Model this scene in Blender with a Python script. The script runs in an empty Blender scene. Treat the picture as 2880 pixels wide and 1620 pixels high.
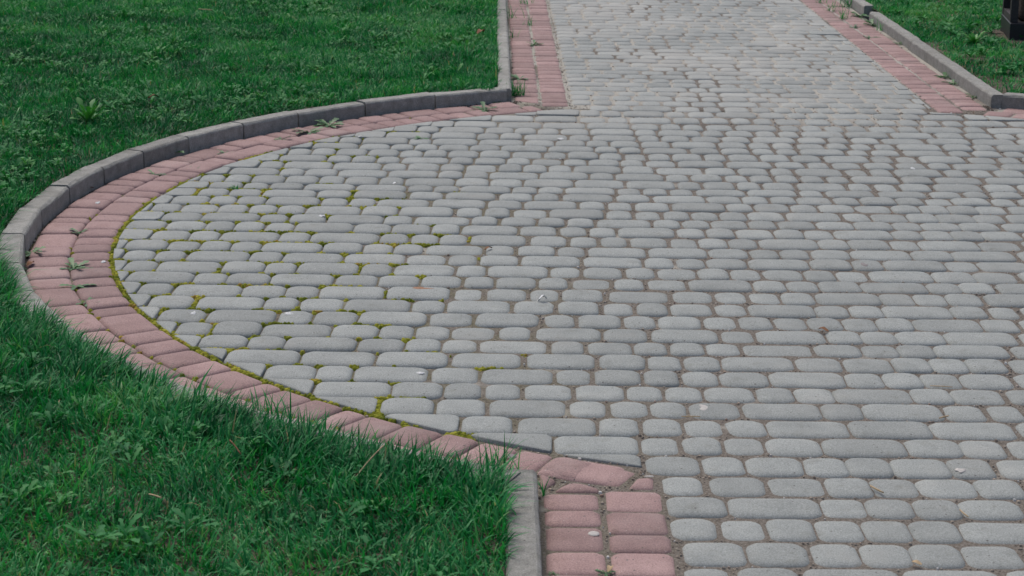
import bpy, math, random
import numpy as np
from mathutils import Matrix, Vector

R = math.radians
rnd = random.Random(7)
rng = np.random.default_rng(7)
scene = bpy.context.scene
col = scene.collection

# ------------------------------------------------------------------ camera, sky, sun, exposure
F, VH, ROLL, H = 5500.0, -700.0, -0.012, 1.53        # focal length in photo pixels, horizon row, roll, eye height
TH = math.atan2(810 - VH, F)
CT, ST = math.cos(TH), math.sin(TH)
CR, SR = math.cos(ROLL), math.sin(ROLL)

cam_d = bpy.data.cameras.new('camera')
cam = bpy.data.objects.new('camera', cam_d)
col.objects.link(cam)
cam_d.sensor_width = 36.0
cam_d.lens = 36.0 * F / 2880.0
cam_d.clip_start = 0.05
cam_d.clip_end = 500
cam_d.dof.use_dof = True
cam_d.dof.focus_distance = 5.6
cam_d.dof.aperture_fstop = 13.0
cam.matrix_world = Matrix.Translation((0, 0, H)) @ Matrix.Rotation(math.pi / 2 - TH, 4, 'X') @ Matrix.Rotation(-ROLL, 4, 'Z')
scene.camera = cam

world = bpy.data.worlds.new('World')
scene.world = world
world.use_nodes = True
wn = world.node_tree
wn.nodes.clear()
sky = wn.nodes.new('ShaderNodeTexSky')
sky.sky_type = 'NISHITA'
sky.sun_disc = False
SUN_EL, SUN_AZ = R(60), R(-28)
sky.sun_elevation = SUN_EL
sky.sun_rotation = SUN_AZ
sky.air_density = 1.0
sky.dust_density = 4.0
sky.ozone_density = 1.0
bg = wn.nodes.new('ShaderNodeBackground')
bg.inputs['Strength'].default_value = 0.10
wo = wn.nodes.new('ShaderNodeOutputWorld')
wn.links.new(sky.outputs[0], bg.inputs[0])
wn.links.new(bg.outputs[0], wo.inputs[0])

sun_d = bpy.data.lights.new('sun', 'SUN')
sun_d.energy = 1.35
sun_d.angle = R(40)
sun_d.color = (1.0, 0.955, 0.87)
sun = bpy.data.objects.new('sun', sun_d)
col.objects.link(sun)
sdir = Vector((math.sin(SUN_AZ) * math.cos(SUN_EL), math.cos(SUN_AZ) * math.cos(SUN_EL), math.sin(SUN_EL)))
sun.rotation_euler = sdir.to_track_quat('Z', 'Y').to_euler()
sun.location = (0, 0, 20)

scene.view_settings.view_transform = 'Standard'
scene.view_settings.look = 'None'
scene.view_settings.exposure = 0.40
scene.view_settings.gamma = 1.0
scene.view_settings.use_curve_mapping = False

# ------------------------------------------------------------------ surveying: photo pixel <-> ground
def g(u, v, z=0.0):
    x, y = u - 1440.0, v - 810.0
    x, y = CR * x - SR * y, SR * x + CR * y
    t = (H - z) / (F * ST + y * CT)
    return t * x, t * (F * CT - y * ST)

def px(X, Y, Z=0.0):
    dz = Z - H
    f_ = np.maximum(Y * CT - dz * ST, 0.05)
    up = Y * ST + dz * CT
    xt, yt = F * X / f_, -F * up / f_
    return CR * xt + SR * yt + 1440.0, -SR * xt + CR * yt + 810.0

ZQ = 2.6833
def zq(ox, oy, x, y, z=0.0):
    return g(ox + x / ZQ, oy + y / ZQ, z)

CX, CY = 1.1215, 6.354          # centre of the round plaza
R_IN, R_MID, R_OUT, R_KERB, R_BACK = 2.412, 2.541, 2.668, 2.682, 2.762
KH = 0.055                       # kerb height
def lane(x0, Y):                 # a line along the footpath
    return x0 - 0.0128 * (Y - 8.8)

# ------------------------------------------------------------------ noise in numpy
def vnoise(x, y, s, seed):
    r = np.random.default_rng(seed)
    tab = r.random((64, 64))
    x = np.asarray(x, float) / s + 1000; y = np.asarray(y, float) / s + 1000
    xi, yi = np.floor(x).astype(int), np.floor(y).astype(int)
    fx, fy = x - xi, y - yi
    fx = fx * fx * (3 - 2 * fx); fy = fy * fy * (3 - 2 * fy)
    a = tab[xi % 64, yi % 64]; b = tab[(xi + 1) % 64, yi % 64]
    c = tab[xi % 64, (yi + 1) % 64]; d = tab[(xi + 1) % 64, (yi + 1) % 64]
    return (a * (1 - fx) + b * fx) * (1 - fy) + (c * (1 - fx) + d * fx) * fy

def soilz(x, y):
    return 0.030 + 0.022 * (vnoise(x, y, 0.45, 3) - 0.3) + 0.012 * vnoise(x, y, 0.12, 4)

# ------------------------------------------------------------------ materials
def new_mat(name):
    m = bpy.data.materials.new(name)
    m.use_nodes = True
    nt = m.node_tree
    b = nt.nodes['Principled BSDF']
    return m, nt, b

def N(nt, t, **kw):
    n = nt.nodes.new(t)
    for k, v in kw.items():
        if k in n.inputs.keys():
            n.inputs[k].default_value = v
        else:
            setattr(n, k, v)
    return n

def ramp(nt, src, stops):
    r = nt.nodes.new('ShaderNodeValToRGB')
    e = r.color_ramp.elements
    while len(e) > 1:
        e.remove(e[-1])
    e[0].position, e[0].color = stops[0][0], stops[0][1]
    for p, c in stops[1:]:
        k = e.new(p); k.color = c
    nt.links.new(src, r.inputs[0])
    return r.outputs[0]

def C4(r, g_=None, b=None):
    return (r, r, r, 1) if g_ is None else (r, g_, b, 1)

def mixc(nt, fac, a, b, mode='MIX'):
    m = nt.nodes.new('ShaderNodeMix')
    m.data_type = 'RGBA'; m.blend_type = mode
    for inp, v in ((m.inputs[0], fac), (m.inputs[6], a), (m.inputs[7], b)):
        if hasattr(v, 'links'):
            nt.links.new(v, inp)
        else:
            inp.default_value = v
    return m.outputs[2]

def pos(nt):
    return nt.nodes.new('ShaderNodeNewGeometry').outputs['Position']

def noise(nt, scale, detail=3.0, rough=0.55, vec=None):
    n = N(nt, 'ShaderNodeTexNoise')
    n.inputs['Scale'].default_value = scale
    n.inputs['Detail'].default_value = detail
    n.inputs['Roughness'].default_value = rough
    nt.links.new(vec if vec is not None else pos(nt), n.inputs['Vector'])
    return n.outputs['Fac']

def cast_stone(name, dark, light, stain, rand=0.16, grit=1.0, cloud=9, rough=0.0012, dust=False):
    """pressed concrete: pale and dark grit, cloudy tone, a tone of its own for each piece"""
    m, nt, b = new_mat(name)
    L = nt.links
    oi = nt.nodes.new('ShaderNodeObjectInfo')
    at = nt.nodes.new('ShaderNodeAttribute'); at.attribute_name = 'tone'
    sm = N(nt, 'ShaderNodeMath', operation='ADD'); L.new(oi.outputs['Random'], sm.inputs[0]); L.new(at.outputs['Fac'], sm.inputs[1])
    fr = N(nt, 'ShaderNodeMath', operation='FRACT'); L.new(sm.outputs[0], fr.inputs[0])
    base = ramp(nt, noise(nt, cloud, 5, 0.65), [(0.3, dark), (0.72, light)])
    c1 = ramp(nt, noise(nt, 330, 2, 0.6), [(0.33, C4(0.72)), (0.5, C4(1)), (0.68, C4(1.25))])
    base = mixc(nt, grit, base, c1, 'MULTIPLY')
    v = N(nt, 'ShaderNodeTexVoronoi'); v.inputs['Scale'].default_value = 150; L.new(pos(nt), v.inputs['Vector'])
    pale = ramp(nt, v.outputs['Distance'], [(0.08, C4(1)), (0.16, C4(0))])
    sel = N(nt, 'ShaderNodeSeparateColor'); L.new(v.outputs['Color'], sel.inputs[0])
    on = N(nt, 'ShaderNodeMath', operation='GREATER_THAN'); L.new(sel.outputs[0], on.inputs[0]); on.inputs[1].default_value = 0.86
    pk = N(nt, 'ShaderNodeMath', operation='MULTIPLY'); L.new(pale, pk.inputs[0]); L.new(on.outputs[0], pk.inputs[1])
    base = mixc(nt, pk.outputs[0], base, C4(0.52, 0.52, 0.50))
    v2 = N(nt, 'ShaderNodeTexVoronoi'); v2.inputs['Scale'].default_value = 62; L.new(pos(nt), v2.inputs['Vector'])
    dk = ramp(nt, v2.outputs['Distance'], [(0.10, C4(1)), (0.17, C4(0))])
    sel2 = N(nt, 'ShaderNodeSeparateColor'); L.new(v2.outputs['Color'], sel2.inputs[0])
    on2 = N(nt, 'ShaderNodeMath', operation='GREATER_THAN'); L.new(sel2.outputs[1], on2.inputs[0]); on2.inputs[1].default_value = 0.84
    pk2 = N(nt, 'ShaderNodeMath', operation='MULTIPLY'); L.new(dk, pk2.inputs[0]); L.new(on2.outputs[0], pk2.inputs[1])
    base = mixc(nt, pk2.outputs[0], base, C4(0.09, 0.085, 0.08))
    st = ramp(nt, noise(nt, 3.1, 5, 0.65), [(0.55, C4(0)), (0.8, C4(0.55))])
    base = mixc(nt, st, base, stain)
    if dust:
        sp = N(nt, 'ShaderNodeSeparateXYZ'); L.new(pos(nt), sp.inputs[0])
        zy = N(nt, 'ShaderNodeMapRange'); L.new(sp.outputs['Y'], zy.inputs[0]); zy.inputs[1].default_value = 7.6; zy.inputs[2].default_value = 9.0
        dn = ramp(nt, noise(nt, 1.15, 4, 0.6), [(0.42, C4(0)), (0.62, C4(0.55))])
        dm = N(nt, 'ShaderNodeMath', operation='MULTIPLY'); L.new(zy.outputs[0], dm.inputs[0]); L.new(dn, dm.inputs[1])
        base = mixc(nt, dm.outputs[0], base, C4(0.395, 0.385, 0.36))
    grime = ramp(nt, noise(nt, 17, 5, 0.7), [(0.56, C4(0)), (0.72, C4(0.5))])
    base = mixc(nt, grime, base, mixc(nt, 1.0, base, C4(0.66, 0.63, 0.57), 'MULTIPLY'))
    tone = ramp(nt, fr.outputs[0], [(0.0, C4(1 - rand)), (0.5, C4(1.0)), (1.0, C4(1 + rand * 0.8))])
    base = mixc(nt, 1.0, base, tone, 'MULTIPLY')
    L.new(base, b.inputs['Base Color'])
    b.inputs['Roughness'].default_value = 0.85
    b.inputs['Specular IOR Level'].default_value = 0.3
    bp = N(nt, 'ShaderNodeBump'); bp.inputs['Strength'].default_value = 0.5; bp.inputs['Distance'].default_value = rough
    L.new(noise(nt, 240, 4, 0.75), bp.inputs['Height']); L.new(bp.outputs[0], b.inputs['Normal'])
    return m

M = {}
M['grey'] = cast_stone('grey_cast_stone', C4(0.231, 0.245, 0.238), C4(0.297, 0.312, 0.302), C4(0.345, 0.34, 0.315), 0.105, 1.0, 9, 0.0012, True)
M['red'] = cast_stone('red_cast_stone', C4(0.255, 0.166, 0.159), C4(0.342, 0.234, 0.223), C4(0.37, 0.31, 0.29), 0.19)
M['kerb'] = cast_stone('kerb_concrete', C4(0.195, 0.192, 0.177), C4(0.315, 0.311, 0.292), C4(0.15, 0.142, 0.118), 0.16, 1.0, 26, 0.0035)

def sand_mat():
    m, nt, b = new_mat('joint_sand')
    L = nt.links
    p = pos(nt)
    sx = N(nt, 'ShaderNodeSeparateXYZ'); L.new(p, sx.inputs[0])
    grain = ramp(nt, noise(nt, 150, 5, 0.8), [(0.34, C4(0.065, 0.053, 0.042)), (0.5, C4(0.150, 0.131, 0.112)), (0.66, C4(0.29, 0.26, 0.23))])
    pale = ramp(nt, noise(nt, 350, 3, 0.7), [(0.3, C4(0.24, 0.225, 0.195)), (0.6, C4(0.41, 0.39, 0.35))])
    zone = N(nt, 'ShaderNodeMapRange'); L.new(sx.outputs['Y'], zone.inputs[0])
    zone.inputs[1].default_value = 8.05; zone.inputs[2].default_value = 8.5
    pn = ramp(nt, noise(nt, 1.7, 4, 0.6), [(0.40, C4(0)), (0.52, C4(1))])
    zz = N(nt, 'ShaderNodeMath', operation='MULTIPLY'); L.new(zone.outputs[0], zz.inputs[0]); L.new(pn, zz.inputs[1])
    c = mixc(nt, zz.outputs[0], grain, pale)
    pn2 = ramp(nt, noise(nt, 4.5, 3, 0.6), [(0.62, C4(0)), (0.70, C4(0.8))])
    c = mixc(nt, pn2, c, pale)
    gz = N(nt, 'ShaderNodeMapRange'); L.new(sx.outputs['X'], gz.inputs[0])
    gz.inputs[1].default_value = 0.5; gz.inputs[2].default_value = -1.0
    gn = ramp(nt, noise(nt, 14, 3, 0.6), [(0.4, C4(0)), (0.6, C4(0.7))])
    gm = N(nt, 'ShaderNodeMath', operation='MULTIPLY'); L.new(gz.outputs[0], gm.inputs[0]); L.new(gn, gm.inputs[1])
    c = mixc(nt, gm.outputs[0], c, C4(0.10, 0.105, 0.03))
    L.new(c, b.inputs['Base Color']); b.inputs['Roughness'].default_value = 0.95
    b.inputs['Specular IOR Level'].default_value = 0.15
    bp = N(nt, 'ShaderNodeBump'); bp.inputs['Strength'].default_value = 0.8; bp.inputs['Distance'].default_value = 0.003
    L.new(noise(nt, 260, 3, 0.7), bp.inputs['Height']); L.new(bp.outputs[0], b.inputs['Normal'])
    return m
M['sand'] = sand_mat()

def soil_mat():
    m, nt, b = new_mat('lawn_soil')
    c = ramp(nt, noise(nt, 30, 5, 0.7), [(0.3, C4(0.028, 0.023, 0.015)), (0.5, C4(0.070, 0.054, 0.038)), (0.75, C4(0.15, 0.118, 0.082))])
    nt.links.new(c, b.inputs['Base Color']); b.inputs['Roughness'].default_value = 0.95
    bp = N(nt, 'ShaderNodeBump'); bp.inputs['Strength'].default_value = 0.9; bp.inputs['Distance'].default_value = 0.01
    nt.links.new(noise(nt, 80, 4, 0.7), bp.inputs['Height']); nt.links.new(bp.outputs[0], b.inputs['Normal'])
    return m
M['soil'] = soil_mat()

def ground_mat():
    m, nt, b = new_mat('park_ground')
    c = ramp(nt, noise(nt, 3, 6, 0.7), [(0.3, C4(0.02, 0.05, 0.018)), (0.7, C4(0.05, 0.10, 0.03))])
    nt.links.new(c, b.inputs['Base Color']); b.inputs['Roughness'].default_value = 0.95
    return m
M['ground'] = ground_mat()

def leaf_mat(name, stops, transl=0.30, rough=0.45, spec=0.24):
    """grass and leaves: the colour of each blade comes from its own 'tone'"""
    m, nt, b = new_mat(name)
    L = nt.links
    at = nt.nodes.new('ShaderNodeAttribute'); at.attribute_name = 'tone'
    oi = nt.nodes.new('ShaderNodeObjectInfo')
    sm = N(nt, 'ShaderNodeMath', operation='ADD'); L.new(at.outputs['Fac'], sm.inputs[0])
    k = N(nt, 'ShaderNodeMath', operation='MULTIPLY'); L.new(oi.outputs['Random'], k.inputs[0]); k.inputs[1].default_value = 0.08
    L.new(k.outputs[0], sm.inputs[1])
    c = ramp(nt, sm.outputs[0], stops)
    c = mixc(nt, 0.35, c, ramp(nt, noise(nt, 90, 2), [(0.3, C4(0.7)), (0.7, C4(1.25))]), 'MULTIPLY')
    L.new(c, b.inputs['Base Color'])
    b.inputs['Roughness'].default_value = rough
    b.inputs['Specular IOR Level'].default_value = spec
    t = nt.nodes.new('ShaderNodeBsdfTranslucent')
    c2 = mixc(nt, 1.0, c, C4(0.85, 1.25, 0.65), 'MULTIPLY')
    L.new(c2, t.inputs['Color'])
    mx = nt.nodes.new('ShaderNodeMixShader'); mx.inputs[0].default_value = transl
    out = nt.nodes['Material Output']
    L.new(b.outputs[0], mx.inputs[1]); L.new(t.outputs[0], mx.inputs[2]); L.new(mx.outputs[0], out.inputs[0])
    return m
GRASS_STOPS = [(0.0, C4(0.003, 0.050, 0.015)), (0.30, C4(0.006, 0.138, 0.038)), (0.55, C4(0.018, 0.235, 0.063)),
               (0.72, C4(0.070, 0.325, 0.095)), (0.84, C4(0.150, 0.360, 0.125)), (0.93, C4(0.24, 0.22, 0.09)), (1.0, C4(0.36, 0.28, 0.15))]
M['grass'] = leaf_mat('grass_blades', GRASS_STOPS)
M['leaf'] = leaf_mat('broad_leaves', [(0.0, C4(0.007, 0.105, 0.030)), (0.5, C4(0.028, 0.190, 0.052)), (1.0, C4(0.095, 0.280, 0.080))], 0.22, 0.6, 0.2)
M['weed'] = leaf_mat('weed_leaves', [(0.0, C4(0.022, 0.095, 0.026)), (0.5, C4(0.045, 0.150, 0.040)), (1.1, C4(0.085, 0.20, 0.055))], 0.15, 0.45, 0.4)
M['rosette'] = leaf_mat('rosette_leaves', [(0.0, C4(0.035, 0.185, 0.034)), (1.1, C4(0.08, 0.29, 0.052))], 0.2, 0.45, 0.4)

def plain(name, c, rough=0.7, spec=0.3, metal=0.0, nscale=60, vary=0.25, bump=0.0):
    m, nt, b = new_mat(name)
    k = ramp(nt, noise(nt, nscale, 4, 0.65), [(0.3, C4(1 - vary)), (0.7, C4(1 + vary))])
    nt.links.new(mixc(nt, 1.0, C4(*c), k, 'MULTIPLY'), b.inputs['Base Color'])
    b.inputs['Roughness'].default_value = rough; b.inputs['Specular IOR Level'].default_value = spec
    b.inputs['Metallic'].default_value = metal
    if bump:
        bp = N(nt, 'ShaderNodeBump'); bp.inputs['Strength'].default_value = 0.9; bp.inputs['Distance'].default_value = bump
        nt.links.new(noise(nt, nscale * 2, 4, 0.7), bp.inputs['Height']); nt.links.new(bp.outputs[0], b.inputs['Normal'])
    return m
M['moss'] = leaf_mat('moss', [(0.0, C4(0.085, 0.115, 0.016)), (0.45, C4(0.225, 0.235, 0.030)), (0.8, C4(0.36, 0.34, 0.050)), (1.08, C4(0.30, 0.20, 0.05))], 0.05, 0.95, 0.08)
M['dark_metal'] = plain('dark_painted_steel', (0.016, 0.016, 0.022), 0.45, 0.5, 0.3, 40, 0.3)
M['tube_metal'] = plain('worn_steel_tube', (0.035, 0.030, 0.034), 0.6, 0.4, 0.2, 50, 0.3)
M['rough_body'] = plain('rough_exposed_aggregate', (0.12, 0.09, 0.075), 0.95, 0.2, 0, 90, 0.55, 0.008)
M['pale_metal'] = plain('pale_galvanised_bar', (0.45, 0.46, 0.47), 0.45, 0.5, 0.4, 30, 0.15)
M['gum_pale'] = plain('trodden_gum', (0.41, 0.39, 0.37), 0.7, 0.3, 0, 120, 0.2)
M['gum_grey'] = plain('dark_trodden_gum', (0.19, 0.17, 0.17), 0.7, 0.3, 0, 120, 0.12)
M['gum_brown'] = plain('brown_trodden_gum', (0.20, 0.13, 0.11), 0.7, 0.3, 0, 120, 0.2)
M['dropping'] = plain('bird_dropping', (0.47, 0.48, 0.49), 0.8, 0.2, 0, 260, 0.5)
M['paper'] = plain('white_paper_scrap', (0.72, 0.73, 0.74), 0.7, 0.3, 0, 40, 0.08)
M['straw'] = plain('dry_straw', (0.42, 0.31, 0.19), 0.8, 0.2, 0, 80, 0.2)
M['dry_leaf'] = plain('dry_leaf', (0.20, 0.10, 0.055), 0.8, 0.2, 0, 80, 0.3)
M['rust'] = plain('rust_stain', (0.30, 0.17, 0.11), 0.9, 0.1, 0, 90, 0.25)

def gravel_mat():
    m, nt, b = new_mat('joint_gravel')
    at = nt.nodes.new('ShaderNodeAttribute'); at.attribute_name = 'tone'
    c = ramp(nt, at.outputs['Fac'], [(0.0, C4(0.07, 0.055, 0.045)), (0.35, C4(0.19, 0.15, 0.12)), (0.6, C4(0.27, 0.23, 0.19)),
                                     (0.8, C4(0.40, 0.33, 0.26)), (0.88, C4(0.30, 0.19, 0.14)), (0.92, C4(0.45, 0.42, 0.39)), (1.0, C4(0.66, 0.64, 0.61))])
    nt.links.new(c, b.inputs['Base Color']); b.inputs['Roughness'].default_value = 0.85
    return m
M['gravel'] = gravel_mat()

# ------------------------------------------------------------------ object helpers
def tag(o, label=None, cat=None, group=None, kind=None):
    if label: o['label'] = label
    if cat: o['category'] = cat
    if group: o['group'] = group
    if kind: o['kind'] = kind
    return o

def link(name, me, mat=None, parent=None):
    o = bpy.data.objects.new(name, me)
    col.objects.link(o)
    if mat is not None and len(me.materials) == 0:
        me.materials.append(mat)
    if parent is not None:
        o.parent = parent
    return o

def empty(name, loc=(0, 0, 0)):
    o = bpy.data.objects.new(name, None)
    o.empty_display_size = 0.05
    o.location = loc
    col.objects.link(o)
    return o

def mesh_np(name, V, faces_idx, sizes, tone=None, smooth=True):
    """V (n,3); faces_idx flat loop vertex indices; sizes corner count of each face; tone one float per vertex"""
    me = bpy.data.meshes.new(name)
    V = np.asarray(V, np.float32); faces_idx = np.asarray(faces_idx, np.int32); sizes = np.asarray(sizes, np.int32)
    me.vertices.add(len(V)); me.vertices.foreach_set('co', V.ravel())
    me.loops.add(len(faces_idx)); me.loops.foreach_set('vertex_index', faces_idx)
    me.polygons.add(len(sizes))
    me.polygons.foreach_set('loop_start', np.concatenate([[0], np.cumsum(sizes)[:-1]]).astype(np.int32))
    me.polygons.foreach_set('use_smooth', np.full(len(sizes), smooth, bool))
    me.update(calc_edges=True)
    if tone is not None:
        a = me.attributes.new('tone', 'FLOAT', 'POINT')
        a.data.foreach_set('value', np.asarray(tone, np.float32))
    return me

def mesh_py(name, V, Fc, smooth=True):
    me = bpy.data.meshes.new(name)
    me.from_pydata([tuple(v) for v in V], [], Fc)
    me.polygons.foreach_set('use_smooth', [smooth] * len(me.polygons))
    me.update()
    return me

# ------------------------------------------------------------------ the stones
def outline(hw, hh, rc, n=5, jit=0.0, r=rnd):
    """rounded rectangle, counter-clockwise, n points per corner, with a slight barrel"""
    P = []
    rc = min(rc, hw * 0.95, hh * 0.95)
    for k, (sx, sy) in enumerate(((1, 1), (-1, 1), (-1, -1), (1, -1))):
        for i in range(n):
            a = math.pi / 2 * (k + i / (n - 1))
            P.append([sx * (hw - rc) + rc * math.cos(a), sy * (hh - rc) + rc * math.sin(a)])
    P = np.array(P)
    if jit:
        P += np.array([[r.uniform(-jit, jit), r.uniform(-jit, jit)] for _ in P])
    return P

def stone_from(ring, prof, dome=0.0015):
    """ring(inset) gives the outline drawn in by that much; prof list of (inset, z). Returns verts, faces: walls, rolled edge, cap"""
    V, Fc = [], []
    for ins, z in prof:
        Q = ring(ins)
        V += [(q[0], q[1], z) for q in Q]
    m = len(Q)
    c = Q.mean(0)
    for r_ in range(len(prof) - 1):
        for i in range(m):
            j = (i + 1) % m
            Fc.append((r_ * m + i, r_ * m + j, (r_ + 1) * m + j, (r_ + 1) * m + i))
    t = (len(prof) - 1) * m
    V.append((c[0], c[1], prof[-1][1] + dome))
    for i in range(m):
        Fc.append((t + i, t + (i + 1) % m, len(V) - 1))
    return V, Fc

def rect_ring(hw, hh, rc, J, mapf=None):
    """rounded rectangle drawn in evenly; J is a small unevenness of the outline"""
    def ring(i):
        P = outline(hw - i, hh - i, max(rc - 0.45 * i, 0.006)) + J * max(0.0, 1 - i / 0.02)
        return P if mapf is None else np.array([mapf(x, y) for x, y in P])
    return ring

def poly_ring(P):
    c = P.mean(0)
    d = np.roll(P, -1, 0) - P
    nrm = np.stack([-d[:, 1], d[:, 0]], 1); nrm /= np.maximum(np.linalg.norm(nrm, axis=1, keepdims=True), 1e-9)
    inr = max(np.min(np.abs(((P - c) * nrm).sum(1))), 0.004)
    return lambda i: P + (c - P) * min(0.8, i / inr)

def jitter(a=0.0016):
    return np.array([[rnd.uniform(-a, a), rnd.uniform(-a, a)] for _ in range(20)])

PROF = [(0.0, -0.024), (0.0004, -0.0120), (0.0028, -0.0070), (0.0080, -0.0031), (0.0150, -0.0009), (0.0260, 0.0)]
PROF_RED = [(0.0, -0.024), (0.0004, -0.0115), (0.0025, -0.0065), (0.0075, -0.0028), (0.0150, -0.0008), (0.0260, 0.0)]
PROF_SPLIT = [(0.0, -0.024), (0.0006, -0.0085), (0.0030, -0.0045), (0.0085, -0.0016), (0.0160, -0.0003)]
PROF_CUT = [(0.0, -0.024), (0.0, -0.0035), (0.0012, -0.0018), (0.006, -0.0008)]

PROTO = {}
def proto(nm, kind, hw, hh, rc, mat, nv=7):
    L = []
    for i in range(nv):
        V, Fc = stone_from(rect_ring(hw, hh, rc * rnd.uniform(0.88, 1.12), jitter()), PROF if nm == 'grey' else PROF_RED, rnd.uniform(0.0008, 0.0022))
        me = mesh_py(kind, V, Fc); me.materials.append(mat); L.append((me, V, Fc))
    PROTO[kind] = (hw, hh, L)
for nm, mt in (('grey', M['grey']), ('red', M['red'])):
    for s, hl in (('small', 0.0435), ('middle', 0.0575), ('long', 0.0890)):
        proto(nm, nm + s, hl, 0.0580, 0.029 if nm == 'grey' else 0.018, mt)

class Stone:
    __slots__ = ('ring', 'x', 'y', 'rot', 'hw', 'hh', 'kind', 'var', 'tilt', 'poly', 'dz')

def make_stone(x, y, rot, hw, hh, fam):
    s = Stone()
    s.x, s.y, s.rot, s.hw, s.hh = x, y, rot, hw, hh
    s.kind = fam + ('small' if hw < 0.0505 else 'middle' if hw < 0.074 else 'long')
    s.var = rnd.randrange(7)
    s.tilt = (rnd.gauss(0, 0.0042), rnd.gauss(0, 0.0042))
    s.dz = rnd.gauss(0, 0.0011) - (0.0025 if rnd.random() < 0.06 else 0.0)
    s.poly = None; s.ring = None
    return s

def stone_outline(s):
    if s.poly is not None:
        return s.poly
    P = outline(s.hw, s.hh, 0.022, 4)
    c, sn = math.cos(s.rot), math.sin(s.rot)
    return np.stack([s.x + c * P[:, 0] - sn * P[:, 1], s.y + sn * P[:, 0] + c * P[:, 1]], 1)

def clip_poly(P, nx, ny, d):
    """keep the side where nx*x+ny*y <= d"""
    out = []
    m = len(P)
    for i in range(m):
        a, b = P[i], P[(i + 1) % m]
        da, db = nx * a[0] + ny * a[1] - d, nx * b[0] + ny * b[1] - d
        if da <= 0: out.append(a)
        if (da < 0 < db) or (db < 0 < da):
            t = da / (da - db); out.append(a + t * (b - a))
    return np.array(out) if len(out) > 2 else None

def poly_area(P):
    x, y = P[:, 0], P[:, 1]
    return 0.5 * abs(np.dot(x, np.roll(y, -1)) - np.dot(y, np.roll(x, -1)))

def tidy(P, eps=0.0022):
    Q = [P[0]]
    for p in P[1:]:
        if np.hypot(*(p - Q[-1])) > eps: Q.append(p)
    if len(Q) > 3 and np.hypot(*(Q[0] - Q[-1])) < eps: Q.pop()
    return np.array(Q)

def soften(P, r=0.004):
    """round the corners of a hand-cut polygon a little"""
    out = []
    m = len(P)
    for i in range(m):
        p, a, b = P[i], P[i - 1], P[(i + 1) % m]
        for q, t in ((a, 1.0), (b, 1.0)):
            L = np.hypot(*(q - p))
            out.append(p + (q - p) / max(L, 1e-9) * min(r * t, 0.3 * L))
    return np.array(out)

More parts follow.
